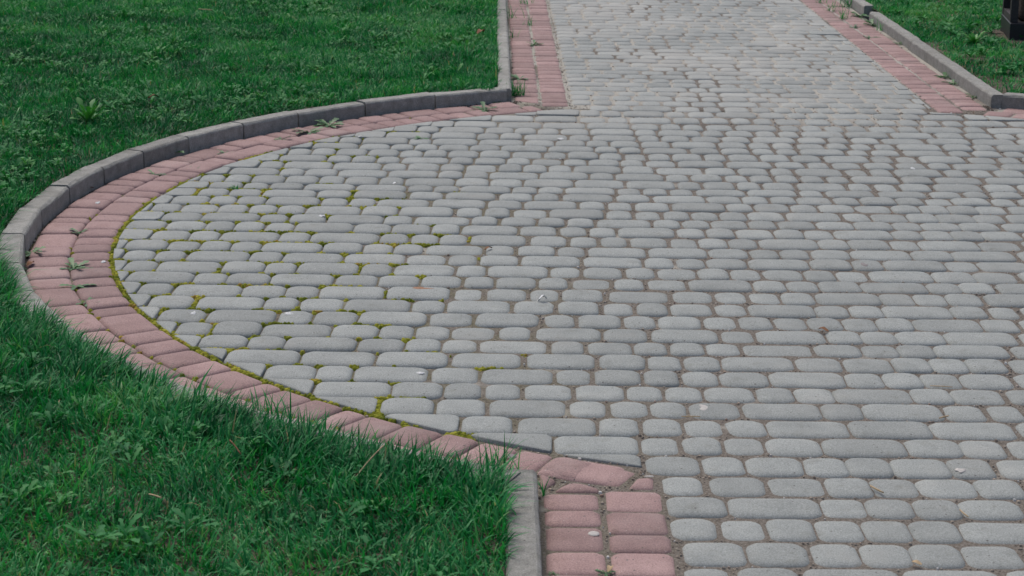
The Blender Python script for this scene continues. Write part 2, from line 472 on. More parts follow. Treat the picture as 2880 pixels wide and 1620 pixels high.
# ---- grey rows. Joint lines were read at photo column 1950, the stones of each row at three photo crops.
VROW = [210.4, 222.1, 233.1, 245.5, 258, 270.4, 284.2, 298, 312.5, 327.7, 347.7, 364.3, 380.8, 397.4, 414.5, 430.4, 449.7, 467.6, 488.3, 507.7,
        529.7, 547.7, 568.4, 591.2, 615.9, 639.3, 665.6, 695.2, 722.8, 751.8, 783.6, 814.9, 849.7, 884.9, 922.2, 960.1, 996.7, 1038, 1082,
        1126.3, 1173.9, 1224.2, 1277.3, 1333.2, 1391.2, 1450.4, 1516.6, 1587.7]
K0 = 21   # first transcribed row: between VROW[21] and VROW[22]
A = 2576
ROWS = {
0: ([(1250,1470),(1500,1720),(1730,1970),(1985,2385),(2395,2646)], [(95,490),(515,765),(790,1165),(1195,1440),(1460,1640),(1670,2050),(2080,2325),(2350,2741)],
    [(180,440),(450,640),(665,850),(865,1120),(1140,1330),(1350,1605),(1615,1815),(1830,2030),(2035,2310)]),
1: ([(1140,1285),(1295,1575),(1585,1780),(1790,2000),(2010,2410),(2425,2621)], [(60,255),(270,665),(690,1085),(1105,1360),(1385,1775),(1800,1985),(2010,2190),(2220,2470),(2500,2896)],
    [(335,525),(545,800),(815,1010),(1030,1290),(1300,1570),(1585,1785),(1795,2000),(2005,2220),(2210,2435)]),
2: ([(930,1130),(1145,1360),(1370,1645),(1650,1865),(1880,2085),(2095,2295),(2310,2721)], [(160,425),(440,845),(870,1065),(1085,1270),(1295,1550),(1575,1975),(2005,2190),(2220,2405),(2435,2624)],
    [(65,265),(285,480),(495,760),(785,1190),(1205,1410),(1420,1695),(1700,1915),(1915,2200),(2200,2425)]),
3: ([(1010,1220),(1225,1520),(1525,1955),(1960,2170),(2185,2455),(2475,2891)], [(325,535),(550,965),(985,1175),(1210,1465),(1490,1680),(1710,1900),(1930,2330),(2360,2555),],
    [(0,200),(215,485),(500,700),(720,995),(1010,1290),(1295,1580),(1585,1800),(1800,2095),(2095,2385)]),
4: ([(960,1245),(1260,1545),(1555,1765),(1775,1990),(2005,2215),(2225,2661)], [(95,375),(385,670),(685,890),(910,1330),(1350,1620),(1650,1845),(1875,2065),(2095,2510),(2535,2741)],
    [(185,385),(405,680),(695,910),(920,1135),(1145,1575),(1585,1800),(1810,2030),(2030,2260),(2255,2550)]),
5: ([(890,1130),(1140,1425),(1430,1650),(1660,2105),(2110,2335),(2345,2856)], [(295,505),(525,730),(745,950),(975,1395),(1430,1695),(1730,1925),(1960,2150),(2180,2455),(2480,2686)],
    [(125,335),(350,560),(580,1020),(1030,1250),(1255,1555),(1560,1780),(1785,2235),(2235,2550)]),
6: ([(760,940),(950,1260),(1265,1500),(1510,1735),(1740,1965),(1975,2425),(2440,2731)], [(165,385),(400,615),(640,1070),(1095,1305),(1335,1605),(1635,1835),(1865,2295),(2325,2756)],
    [(200,490),(510,720),(740,950),(975,1260),(1270,1720),(1730,2035),(2035,2510)]),
7: ([(700,915),(930,1165),(1170,1395),(1415,1880),(1885,2125),(2135,2585)], [(25,480),(495,790),(810,1025),(1045,1335),(1360,1795),(1830,2265),(2295,2505),(2530,2741)],
    [(185,480),(500,950),(970,1270),(1285,1505),(1525,1980),(1985,2225),(2230,2620)]),
8: ([(700,930),(940,1180),(1190,1655),(1680,1990),(2000,2230),(2245,2706)], [(150,380),(395,850),(870,1090),(1110,1555),(1580,1800),(1830,2115),(2150,2360),(2385,2676)],
    [(120,345),(365,585),(610,905),(920,1145),(1160,1395),(1410,1880),(1890,2200),(2200,2520)]),
9: ([(650,945),(960,1455),(1460,1710),(1715,2035),(2045,2515),(2535,2846)], [(280,585),(605,905),(930,1150),(1170,1465),(1495,1705),(1735,2035),(2065,2280),(2310,2601)],
    [(50,515),(540,775),(790,1020),(1035,1340),(1350,1840),(1850,2100),(2100,2345)]),
10: ([(740,1035),(1045,1290),(1310,1815),(1825,2150),(2155,2405),(2415,2901)], [(345,820),(845,1070),(1095,1395),(1430,1640),(1670,1970),(2010,2470),(2500,2796)],
    [(245,480),(500,730),(750,990),(1005,1490),(1495,1740),(1745,1990),(1995,2255)]),
11: ([(870,1110),(1130,1455),(1490,1985),(1995,2245),(2265,2590)], [(25,515),(535,780),(800,1275),(1305,1600),(1640,1940),(1980,2200),(2235,2460),(2485,2791)],
    [(245,475),(500,995),(1005,1250),(1265,1510),(1515,2025),(2030,2285)]),
12: ([(850,1180),(1205,1545),(1565,2080),(2100,2350),(2370,2696)], [(135,645),(665,985),(1015,1490),(1535,1755),(1790,2105),(2135,2365),(2395,2711)],
    [(165,405),(425,670),(690,935),(950,1200),(1210,1460),(1475,1735),(1740,2255),(2260,2525)]),
13: ([(970,1310),(1330,1590),(1615,1965),(1975,2500),(2505,2851)], [(290,545),(560,815),(830,1165),(1195,1425),(1465,1955),(1985,2305),(2345,2841)],
    [(285,540),(555,1075),(1095,1345),(1355,1615),(1620,1975),(1985,2515)]),
14: ([(970,1495),(1510,1860),(1870,2145),(2150,2686)], [(125,470),(490,750),(765,1025),(1045,1550),(1590,1825),(1860,2190),(2215,2455),(2490,2736)],
    [(180,430),(445,985),(1000,1345),(1355,1625),(1630,1900),(1905,2455)]),
15: ([(1340,1690),(1705,2260),(2275,2826)], [(270,805),(835,1360),(1405,1910),(1950,2290),(2315,2560)],
    [(15,280),(295,835),(850,1200),(1215,1580),(1590,1865),(1870,2145),(2150,2435)]),
16: ([(1450,1985),(2000,2380),(2390,2656)], [(100,655),(680,1035),(1060,1595),(1625,1880),(1915,2255),(2290,2841)][:5] + [(2290,2540)],
    [(0,265),(285,645),(665,1220),(1230,1510),(1520,1800),(1805,2095),(2105,2480)]),
17: ([(1800,2350),(2370,2946)], [(380,760),(780,1055),(1085,1355),(1385,1735),(1770,2130),(2155,2420),(2450,2721)],
    [(170,535),(560,835),(850,1140),(1145,1730),(1735,2030),(2035,2420)]),
18: ([(2276,2836)], [(300,695),(720,1085),(1125,1690),(1725,1995),(2030,2310),(2335,2601)],
    [(55,430),(460,1045),(1055,1355),(1365,1960),(1980,2275)]),
19: ([], [(320,880),(910,1290),(1335,1920),(1950,2240),(2280,2565)], [(10,305),(330,625),(640,1250),(1265,1870),(1880,2500)]),
20: ([], [(980,1580),(1610,2240),(2265,2545)], [(5,290),(315,615),(635,1045),(1060,1685),(1690,2100),(2105,2425)]),
21: ([], [(1640,2255),(2300,2706)], [(150,465),(480,905),(920,1240),(1245,1575),(1580,2010),(2015,2340)]),
22: ([], [(2420,2731)], [(205,620),(640,1075),(1085,1420),(1425,1770),(1775,2215),(2220,2565)]),
23: ([], [(2460,2901)], [(345,1035),(1045,1385),(1390,1740),(1750,2095),(2100,2560)]),
24: ([], [(2490,2831)], [(280,625),(645,995),(1005,1355),(1360,1720),(1725,2090),(2095,2800)]),
25: ([], [], [(10,470),(495,945),(975,1335),(1345,1725),(1730,2110),(2115,2560)]),
26: ([], [], [(10,360),(425,880),(930,1650),(1690,2420)]),
}

def row_dy(x):
    d = x - 1950.0
    return 0.0155 * d if d < 0 else 0.0095 * d

def row_v(k):
    """photo row (at column 1950) of joint k, continued at the paving module beyond the measured ones"""
    if 0 <= k < len(VROW):
        return VROW[k]
    if k < 0:
        Y0 = g(1950, VROW[0])[1] - k * 0.1255
    else:
        Y0 = g(1950, VROW[-1])[1] - (k - len(VROW) + 1) * 0.1255
    lo, hi = -650.0, 4000.0
    for _ in range(50):
        mid = 0.5 * (lo + hi)
        if g(1950, mid)[1] > Y0: lo = mid
        else: hi = mid
    return lo

def row_line(k, u):
    return g(u, row_v(k) + row_dy(u))

LEN = {'s': 0.0955, 'm': 0.1255, 'l': 0.1885}
plaza, foot = [], []

def in_path_x(x, y, m=0.0):
    return lane(0.262, y) - m < x < lane(1.882, y) + m

for k in range(-40, len(VROW) + 6):
    v0, v1 = row_v(k), row_v(k + 1)
    vm = 0.5 * (v0 + v1)
    Ya, Yb = g(1950, v0)[1], g(1950, v1)[1]
    is_path = 0.5 * (Ya + Yb) > 8.66
    spans = []                     # (x0, x1) on the ground at the row's middle
    if k - K0 in ROWS:
        # near rows: the clear width between stones as photographed
        a4, a5, a6 = ROWS[k - K0]
        for off, L_ in ((0, a4), (A, a5), (2 * A, a6)):
            for a, b in L_:
                ua, ub = (a + off) / ZQ, (b + off) / ZQ
                spans.append((g(ua, vm + row_dy(ua))[0], g(ub, vm + row_dy(ub))[0]))
    gapf = lambda x: 0.006 + 0.011 * min(1, max(0, (x + 0.2) / 1.2))
    def grow(x, direction, stop):
        out = []
        while (x - stop) * direction < 0:
            L = LEN[rnd.choices('sml', (0.44, 0.31, 0.25))[0]]
            gp = 0.010 if is_path else gapf(x)
            a, b = (x, x + L - gp) if direction > 0 else (x - L + gp, x)
            out.append((a, b))
            x = b + gp if direction > 0 else a - gp
        return out
    Ym = 0.5 * (Ya + Yb)
    if is_path:
        x0 = lane(0.262, Ym)
        spans = grow(x0, 1, lane(1.882, Ym))
    else:
        hx = CX + math.sqrt(max(0.01, R_IN ** 2 - (Ym - CY) ** 2)) if abs(Ym - CY) < R_IN else 1.95
        hx = max(hx, 1.95)
        lo = CX - math.sqrt(max(0.0, R_IN ** 2 - (Ym - CY) ** 2)) if abs(Ym - CY) < R_IN else 0.345
        if not spans:
            s0 = lo + rnd.uniform(-0.08, 0.0) if Ym > 5 else 0.36
            spans = grow(s0, 1, hx)
        else:
            spans.sort()
            if Ym > 4.05:
                spans = grow(spans[0][0] - 0.006, -1, lo - 0.02) + spans
            spans = spans + grow(max(s[1] for s in spans) + 0.014, 1, hx)
            if k - K0 == 26:
                spans = grow(0.40, 1, spans[0][0] - 0.09) + spans
    for a, b in spans:
        xm = 0.5 * (a + b)
        # photo column of the stone's middle, for the bow of the rows
        u, _ = px(xm, Ym)
        u = float(np.clip(u, -1500, 4400))
        (xa, ya), (xb, yb) = row_line(k, u), row_line(k + 1, u)
        (p0x, p0y), (p1x, p1y) = row_line(k, u - 20), row_line(k, u + 20)
        rot = math.atan2(p1y - p0y, p1x - p0x)
        yc = 0.5 * (ya + yb)
        hh = 0.5 * (ya - yb) - (0.0018 if xm < 0.3 or yc > 6.6 else 0.0030)
        hh = min(max(hh, 0.050), 0.066)
        hw = 0.5 * (b - a) + (0.0015 if xm < 0 else 0.003)
        s = make_stone(xm, yc + rnd.gauss(0, 0.0012), rot + rnd.gauss(0, 0.006), hw, hh, 'grey')
        P = stone_outline(s)
        rr = np.hypot(P[:, 0] - CX, P[:, 1] - CY)
        if is_path:
            lim_hi = lane(1.882, yc)
            if P[:, 0].max() > lim_hi + 0.004:
                Q = clip_poly(P, 1, 0, lim_hi)
                if Q is None or poly_area(Q) < 0.0011: continue
                s.poly = tidy(Q); s.x, s.y = s.poly.mean(0)
            foot.append(s)
            continue
        free = (xm > 0.335 and yc < 5.0 and xm < 2.0) or (in_path_x(xm, yc, -0.03) and yc > 7.4)
        if rr.max() > R_IN - 0.003 and not free:
            Q = P
            cg = rnd.uniform(0.004, 0.012)
            for ang in np.linspace(0, 2 * math.pi, 181)[:-1]:
                nx, ny = math.cos(ang), math.sin(ang)
                if (Q @ np.array([nx, ny])).max() <= nx * CX + ny * CY + R_IN - cg: continue
                Q = clip_poly(Q, nx, ny, nx * CX + ny * CY + R_IN - cg)
                if Q is None: break
            if Q is None: continue
            Q = tidy(Q)
            if len(Q) < 3 or poly_area(Q) < 0.0009: continue
            s.poly = Q; s.x, s.y = Q.mean(0)
        plaza.append(s)

# ---- red double rows along the kerbs
def wedge(r0, r1, a0, a1, gap=0.002):
    """brick of a ring between radii and angles (radians), as an outline with softened corners"""
    rm = 0.5 * (r0 + r1)
    d = 0.5 * gap / rm
    a0, a1 = a0 + d, a1 - d
    hw = 0.5 * (a1 - a0) * rm; hh = 0.5 * (r1 - r0)
    am = 0.5 * (a0 + a1)
    def mapf(x, y):
        a = am - x / rm
        return (CX + (rm + y) * math.cos(a), CY + (rm + y) * math.sin(a))
    ring = rect_ring(hw, hh, 0.018, jitter(0.0009), mapf)
    return rect_ring(hw, hh, 0.018, np.zeros((20, 2)), mapf)(0.0), ring

def poly_stone(P, fam='red', cut=False):
    s = Stone()
    s.ring = None
    if isinstance(P, tuple): P, s.ring = P
    P = np.asarray(P, float)
    if s.ring is None and np.dot(P[:, 0], np.roll(P[:, 1], -1)) - np.dot(P[:, 1], np.roll(P[:, 0], -1)) < 0: P = P[::-1]
    s.poly = P; s.x, s.y = P.mean(0); s.rot = 0; s.hw = s.hh = 0.06
    s.kind = fam + ('cut' if cut else 'wedge'); s.var = 0; s.tilt = (rnd.gauss(0, 0.006), rnd.gauss(0, 0.006)); s.dz = rnd.gauss(0, 0.0013)
    return s

def ang_of(ox, oy, x, y):
    X, Y = zq(ox, oy, x, y)
    a = math.atan2(Y - CY, X - CX)
    return a if a > 0 else a + 2 * math.pi

inner_pts = [ang_of(0, 540, *p) for p in ((900, 70), (840, 163), (810, 212), (750, 330), (710, 390), (695, 445), (690, 510), (710, 565), (740, 632),
             (790, 700), (830, 787), (880, 850), (960, 910), (1060, 1050), (1200, 1115), (1310, 1195), (1560, 1370))]
inner_pts += [ang_of(0, 1080, *p) for p in ((1800, 30), (1960, 75), (2190, 160), (2420, 240))] + [ang_of(960, 1080, *p) for p in ((110, 260), (390, 340), (640, 440), (940, 490), (1230, 560), (1500, 625))]
outer_pts = [ang_of(0, 540, *p) for p in ((570, 110), (500, 185), (450, 225), (420, 305), (400, 415), (380, 482), (385, 555), (400, 640), (430, 717),
             (520, 840), (600, 912), (680, 1040))]
def ring_angles(pts, a_from, a_to, r_):
    pts = sorted(pts)
    out = [pts[0]]
    for p in pts[1:]:
        if (p - out[-1]) * r_ > 0.06: out.append(p)
    head = []
    a = out[0]
    while a > a_from:
        L = rnd.choices((0.092, 0.122, 0.178), (0.5, 0.32, 0.18))[0] / r_
        a -= L; head.append(a)
    if a < a_from:
        head[-1] = a_from
        if len(head) > 1 and (head[-2] - head[-1]) * r_ < 0.05: head.pop(-2)
    tail = []
    a = out[-1]
    while a < a_to - 0.03:
        a += rnd.choices((0.092, 0.122, 0.178), (0.45, 0.35, 0.2))[0] / r_
        tail.append(min(a, a_to))
    return head[::-1] + out + tail

arc_red = []
for r0, r1, pts, a0, a1 in ((R_IN + 0.005, R_MID + 0.0005, inner_pts, R(114.0), R(249.5)), (R_MID + 0.0005, R_OUT + 0.002, outer_pts, R(115.2), R(245.0))):
    A_ = ring_angles(pts, a0, a1, 0.5 * (r0 + r1))
    for p, q in zip(A_[:-1], A_[1:]):
        L = (q - p) * 0.5 * (r0 + r1)
        if L > 0.205:
            m_ = p + (q - p) * rnd.choice((0.42, 0.55))
            for aa, bb in ((p, m_), (m_, q)): arc_red.append(poly_stone(wedge(r0, r1, aa, bb)))
        else:
            arc_red.append(poly_stone(wedge(r0, r1, p, q)))
right_arc_red = []
for r0, r1, a0 in ((R_IN + 0.005, R_MID + 0.0005, R(66.8)), (R_MID + 0.0005, R_OUT + 0.002, R(65.5))):
    a = a0
    while a > R(28):
        L = rnd.choice((0.092, 0.122, 0.122, 0.178)) / r0
        right_arc_red.append(poly_stone(wedge(r0, r1, a - L, a))); a -= L

def red_column(x0, x1, ya, yb, edges=None, rows=None, skew=0.0128):
    """bricks of one column along the path between x0 and x1"""
    out = []
    Ls = (0.092, 0.122, 0.178)
    y = ya
    E_ = list(edges) if edges else []
    while y < yb:
        L = rnd.choices(Ls, (0.55, 0.33, 0.12))[0]
        E_.append(None); out.append((y, y + L)); y += L
    return out

left_red, right_red, near_red = [], [], []
def add_col(target, xa, xb, spans):
    for y0, y1 in spans:
        ym = 0.5 * (y0 + y1)
        target.append(make_stone(lane(0.5 * (xa + xb), ym), ym, rnd.gauss(math.pi / 2 + 0.0128, 0.008), 0.5 * (y1 - y0) - 0.0003, 0.5 * (xb - xa) + 0.0042, 'red'))
add_col(left_red, 0.000, 0.113, red_column(0, 0, 8.905, 17.0))
add_col(left_red, 0.126, 0.240, red_column(0, 0, 8.672, 17.0))
P0 = np.array([(0.002, 8.80), (0.112, 8.742), (0.112, 8.90), (0.002, 8.90)])
left_red.append(poly_stone(soften(P0, 0.008), 'red', True))
add_col(right_red, 1.895, 2.006, red_column(0, 0, 8.63, 17.0))
add_col(right_red, 2.017, 2.130, red_column(0, 0, 8.70, 17.0))

def near_col(xa, xb, ed):
    for y1, y0 in zip(ed[:-1], ed[1:]):
        ym = 0.5 * (y0 + y1)
        xs = 0.5 * (xa + xb) + (3.7 - ym) * -0.002
        near_red.append(make_stone(xs, ym, math.pi / 2 + rnd.gauss(0, 0.01), 0.5 * (y1 - y0) - 0.0005, 0.5 * (xb - xa) + 0.0025, 'red'))
near_col(0.073, 0.190, [3.929, 3.834, 3.744, 3.614, 3.497, 3.38, 3.29, 3.17, 3.05, 2.93, 2.80])
near_col(0.203, 0.325, [3.951, 3.827, 3.704, 3.611, 3.491, 3.40, 3.28, 3.16, 3.07, 2.94, 2.82])
for quad in ([(1475, 640), (1530, 590), (1610, 540), (1700, 536), (1935, 594), (1868, 658), (1790, 714), (1640, 690), (1545, 668)],
             [(1852, 722), (1915, 672), (1992, 616), (2120, 612), (2252, 652), (2180, 715), (2090, 765), (1960, 748)],
             [(2150, 782), (2225, 692), (2370, 682), (2370, 786)],
             [(1492, 650), (1560, 680), (1640, 722), (1505, 812)],
             [(1585, 803), (1640, 765), (1720, 732), (1850, 745), (1972, 782), (1960, 808)]):
    near_red.append(poly_stone(soften(poly_ring(np.array([zq(960, 1080, x, y) for x, y in quad]))(0.0022), 0.005), 'red', True))

# ------------------------------------------------------------------ building the stones
def stone_geo(s):
    """world-space vertices and faces of a stone"""
    if s.poly is not None:
        if s.kind.endswith('wedge'):
            V, Fc = stone_from(s.ring, PROF, 0.0014)
            return np.array(V) - np.array([s.x, s.y, 0]), Fc
        V, Fc = stone_from(poly_ring(s.poly - np.array([s.x, s.y])), PROF_SPLIT if s.kind == 'redcut' else PROF_CUT, 0.0006)
        return np.array(V), Fc
    hw, hh, L = PROTO[s.kind]
    me, V, Fc = L[s.var]
    return np.array(V) * np.array([s.hw / hw, s.hh / hh, 1]), Fc

def place(o, s):
    o.location = (s.x, s.y, s.dz)
    o.rotation_euler = (s.tilt[0], s.tilt[1], s.rot)

def stone_object(s, name, mat, parent):
    if s.poly is None:
        hw, hh, L = PROTO[s.kind]
        o = link(name, L[s.var][0], mat, parent)
        o.scale = (s.hw / hw, s.hh / hh, 1)
    else:
        V, Fc = stone_geo(s)
        o = link(name, mesh_py(name, V, Fc), mat, parent)
    place(o, s)
    return o

def joined(stones, name, mat, parent):
    Vs, idx, sz, tn, off = [], [], [], [], 0
    for s in stones:
        V, Fc = stone_geo(s)
        tr = Matrix.Translation((s.x, s.y, s.dz)) @ Matrix.Rotation(s.rot, 4, 'Z') @ Matrix.Rotation(s.tilt[1], 4, 'Y') @ Matrix.Rotation(s.tilt[0], 4, 'X')
        T = np.array(tr)
        Vs.append(V @ T[:3, :3].T + T[:3, 3])
        for f in Fc:
            idx.extend(i + off for i in f); sz.append(len(f))
        off += len(V); tn.extend([rnd.random()] * len(V))
    me = mesh_np(name, np.concatenate(Vs), idx, sz, tn)
    o = link(name, me, mat, parent)
    return tag(o, kind='stuff')

def shown(s):
    u, v = px(np.array([s.x - 0.05, s.x + 0.05]), np.array([s.y, s.y]))
    if u[1] < 0 or u[0] > 2880 or v[0] < 0 or v[0] > 1640: return 0.0
    ar = poly_area(stone_outline(s))
    d = math.hypot(s.y, H)
    return ar / d ** 3

def lay(stones, name, mat, parent, rest, most=300):
    order = sorted(stones, key=shown, reverse=True)
    vis = [s for s in order[:most] if shown(s) > 0]
    for s in vis: stone_object(s, name, mat, parent)
    left = order[len(vis):]
    if left: joined(left, rest, mat, parent)

# ------------------------------------------------------------------ ground and beds
gm = mesh_py('ground', [(-150, -150, -0.12), (150, -150, -0.12), (150, 150, -0.12), (-150, 150, -0.12)], [(0, 1, 2, 3)], False)
tag(link('ground', gm, M['ground']), kind='structure')

def fan_strip(name, inner_pts, outer_pts, zfun, n, mat):
    """sheet between two polylines, n steps across"""
    V, Fc = [], []
    m = len(inner_pts)
    for i in range(m):
        for j in range(n + 1):
            t = (j / n) ** 2
            x = inner_pts[i][0] * (1 - t) + outer_pts[i][0] * t; y = inner_pts[i][1] * (1 - t) + outer_pts[i][1] * t
            V.append((x, y, zfun(x, y)))
    for i in range(m - 1):
        for j in range(n):
            a = i * (n + 1) + j
            Fc.append((a, a + 1, a + n + 2, a + n + 1))
    return mesh_py(name, V, Fc)

BED = -0.0092
def bed_z(x, y):
    """the joints are washed out beside the red arc and nearly full elsewhere"""
    full = np.clip((np.asarray(x, float) + 0.75) / 0.9, 0, 1)
    return -0.0108 + 0.0048 * full + 0.0042 * (vnoise(x, y, 0.06, 81) - 0.5) + 0.003 * (vnoise(x, y, 0.31, 82) - 0.5)
V, Fc = [], []
nr, na = 60, 150
for i in range(nr + 1):
    for j in range(na):
        r_ = (R_KERB + 0.03) * i / nr; a = 2 * math.pi * j / na
        V.append((CX + r_ * math.cos(a), CY + r_ * math.sin(a)))
V = np.array(V); V = np.c_[V, bed_z(V[:, 0], V[:, 1]) - 0.002]
for i in range(nr):
    for j in range(na):
        k = (j + 1) % na
        Fc.append((i * na + j, (i + 1) * na + j, (i + 1) * na + k, i * na + k) if i else (j, na + j, na + k))
plaza_bed = link('plaza_paving', mesh_py('plaza_paving', V, Fc), M['sand'])
tag(plaza_bed, 'round paved plaza of grey cobble-like pavers with dirt and moss in the joints', None, None, 'structure')
for n_, ya, yb, lab, zz in (('footpath_paving', 8.62, 17.2, 'grey paved footpath with pale sandy joints leading away between two lawns', -0.0058),
                        ('entrance_paving', 1.8, 3.98, None, -0.0068)):
    q = [(lane(-0.04, ya) if ya > 5 else 0.05, ya, zz), (lane(2.16, ya), ya, zz), (lane(2.16, yb), yb, zz), (lane(-0.04, yb) if ya > 5 else 0.05, yb, zz)]
    o = link(n_, mesh_py(n_, q, [(0, 1, 2, 3)], False), M['sand'])
    tag(o, lab, None, None, 'structure')
    if n_ == 'footpath_paving': foot_bed = o
    else: ent_bed = o
tag(ent_bed, 'sandy bed under the red and grey pavers beside the straight kerb', None, None, 'structure')

lay(plaza, 'paver', M['grey'], plaza_bed, 'paver_field')
lay(foot, 'paver', M['grey'], foot_bed, 'paver_field')

def border(name, label, stones, base, n=300):
    e = empty(name, base)
    tag(e, label, 'paver border', 'red paver borders along the kerbs', 'thing')
    e.matrix_world = Matrix.Translation(base)
    bx, by, bz = base
    for s in sorted(stones, key=shown, reverse=True)[:n]:
        o = stone_object(s, 'brick', M['red'], e)
        o.location = (s.x - bx, s.y - by, s.dz)
    return e
border('paver_border', 'curved double row of red pavers round the plaza inside the curved kerb', arc_red, (CX - R_MID, CY, 0))
border('paver_border', 'straight double row of red pavers along the footpath beside the large lawn', left_red, (0.1, 8.7, 0))
border('paver_border', 'straight double row of weedy red pavers along the footpath beside the small lawn', right_red, (2.0, 8.7, 0))
border('paver_border', 'short double row of large pinkish pavers beside the straight kerb closest to the camera', near_red, (0.2, 3.5, 0))
border('paver_border', 'small stretch of red pavers below the kerb corner of the small lawn', right_arc_red, (2.2, 8.6, 0))

# ------------------------------------------------------------------ kerbs
def kerb_stone(p0, p1, depth, parent, base, hgt=KH, gap=0.007, ang0=0.0, ang1=0.0, side=1):
    """p0->p1 front face line on the ground; the stone lies to the left of it when side=1"""
    p0, p1 = np.array(p0, float), np.array(p1, float)
    d = p1 - p0; Lg = np.hypot(*d); d /= Lg
    n = np.array([-d[1], d[0]]) * side
    j = rnd.gauss(0, 0.0013)
    prof = [(0.0, -0.11), (0.0, hgt - 0.011), (0.0022, hgt - 0.0055), (0.009, hgt - 0.0005), (0.014, hgt), (depth - 0.006, hgt), (depth, hgt - 0.006), (depth, -0.11)]
    ns = max(2, int(Lg / 0.05)) + 1
    V, Fc = [], []
    m = len(prof)
    for k in range(ns):
        t = k / (ns - 1)
        for a, z in prof:
            q = p0 + d * (gap / 2 + (Lg - gap) * t)
            q = q + d * a * (ang0 * (1 - t) + ang1 * t) + n * (a + rnd.gauss(0, 0.0005))
            V.append((q[0] - base[0], q[1] - base[1], z + j + (rnd.gauss(0, 0.0007) if z > 0 else 0)))
    for k in range(ns - 1):
        for i in range(m - 1):
            f = (k * m + i, (k + 1) * m + i, (k + 1) * m + i + 1, k * m + i + 1)
            Fc.append(f if side == 1 else f[::-1])
    e0 = tuple(range(m)); e1 = tuple((ns - 1) * m + i for i in range(m))
    Fc.append(e0 if side == 1 else e0[::-1]); Fc.append(e1[::-1] if side == 1 else e1)
    me = mesh_py('kerb_stone', V, Fc, False)
    return link('kerb_stone', me, M['kerb'], parent)

def kerb(label, base):
    e = empty('kerb', base)
    tag(e, label, 'kerb', 'concrete kerbs around the lawns', 'thing')
    return e

base = (CX - R_KERB, CY, 0)
k_arc = kerb('curved concrete kerb around the round plaza, holding back the large lawn', base)
angs = [R(a) for a in (115.4, 123.3, 131.2, 139.1, 146.0, 153.4, 160.1, 166.8, 173.7, 181.1, 188.6, 196.5, 203.5, 210.6, 217.6, 224.7, 231.8, 239.0, 246.0)]
for a0, a1 in zip(angs[:-1], angs[1:]):
    q0 = (CX + R_KERB * math.cos(a0), CY + R_KERB * math.sin(a0)); q1 = (CX + R_KERB * math.cos(a1), CY + R_KERB * math.sin(a1))
    w = math.tan((a1 - a0) / 2)
    kerb_stone(q0, q1, 0.075, k_arc, base, KH + rnd.gauss(0, 0.0006), 0.0085, -w * 0.9, w * 0.9, -1)
base = (-0.05, 8.8, 0)
k_left = kerb('straight pale kerb between the large lawn and the footpath', base)
y = 8.79
while y < 16.5:
    y1 = y + 0.93
    kerb_stone((lane(-0.014, y), y), (lane(-0.014, y1), y1), 0.060, k_left, base, KH, 0.003, 0, 0, 1); y = y1
base = (2.15, 8.8, 0)
k_right = kerb('straight grey kerb with a gap, between the footpath and the small lawn', base)
for y, y1, sh in ((8.772, 9.46, 0), (9.46, 10.57, 0), (10.57, 11.71, 0), (11.98, 13.0, 0.01), (13.0, 14.0, 0.01), (14.0, 15.0, 0), (15.0, 16.2, 0)):
    kerb_stone((lane(2.160 + sh, y), y), (lane(2.152 + sh, y1), y1), 0.062, k_right, base, KH + rnd.gauss(0, 0.003), 0.004, 0, 0, -1)
base = (2.3, 8.7, 0)
k_rarc = kerb('short kerb turning the corner of the small lawn, darker face', base)
ra = [R(a) for a in (65.8, 59.0, 52.0, 45.0, 38.0, 31.0)]
for a0, a1 in zip(ra[:-1], ra[1:]):
    q0 = (CX + (R_KERB-0.03) * math.cos(a0), CY + (R_KERB-0.03) * math.sin(a0)); q1 = (CX + (R_KERB-0.03) * math.cos(a1), CY + (R_KERB-0.03) * math.sin(a1))
    kerb_stone(q0, q1, 0.08, k_rarc, base, KH + 0.002, 0.003, 0.05, -0.05, 1)
base = (0.03, 3.5, 0)
k_near = kerb('straight smooth pale kerb between the dark grass and the pinkish pavers', base)
for y, y1 in ((3.922, 2.93), (2.93, 1.9)):
    kerb_stone((0.058 + 0.0045 * (3.9 - y) / 0.5, y), (0.058 + 0.0045 * (3.9 - y1) / 0.5, y1), 0.068, k_near, base, KH, 0.003, 0, 0, -1)

# ------------------------------------------------------------------ lawn soil
def ray_out(p, d):
    v = np.array([p[0] - CX, p[1] - CY]); v /= np.hypot(*v)
    return (CX + v[0] * d, CY + v[1] * d)
lp = [(lane(-0.076, y), y) for y in np.linspace(16.5, 8.9, 60)]
lp += [(CX + (R_KERB + 0.078) * math.cos(a), CY + (R_KERB + 0.078) * math.sin(a)) for a in np.linspace(R(116.3), R(245.0), 150)]
lp += [(-0.012 + 0.0045 * (3.9 - y) / 0.5, y) for y in np.linspace(3.85, 1.9, 24)]
me = fan_strip('lawn_soil', lp, [ray_out(p, 12.0) for p in lp], lambda x, y: float(soilz(x, y)), 60, M['soil'])
tag(link('lawn_soil', me, M['soil']), 'dark soil under the large lawn', None, None, 'structure')
rp = [(lane(2.218, y), y) for y in np.linspace(16.5, 8.85, 60)] + [(CX + (R_KERB + 0.045) * math.cos(a), CY + (R_KERB + 0.045) * math.sin(a)) for a in np.linspace(R(65.0), R(31), 40)]
me = fan_strip('lawn_soil', rp, [ray_out(p, 12.0) for p in rp], lambda x, y: float(soilz(x, y)), 60, M['soil'])
tag(link('lawn_soil', me, M['soil']), 'patchy brown soil under the small lawn', None, None, 'structure')

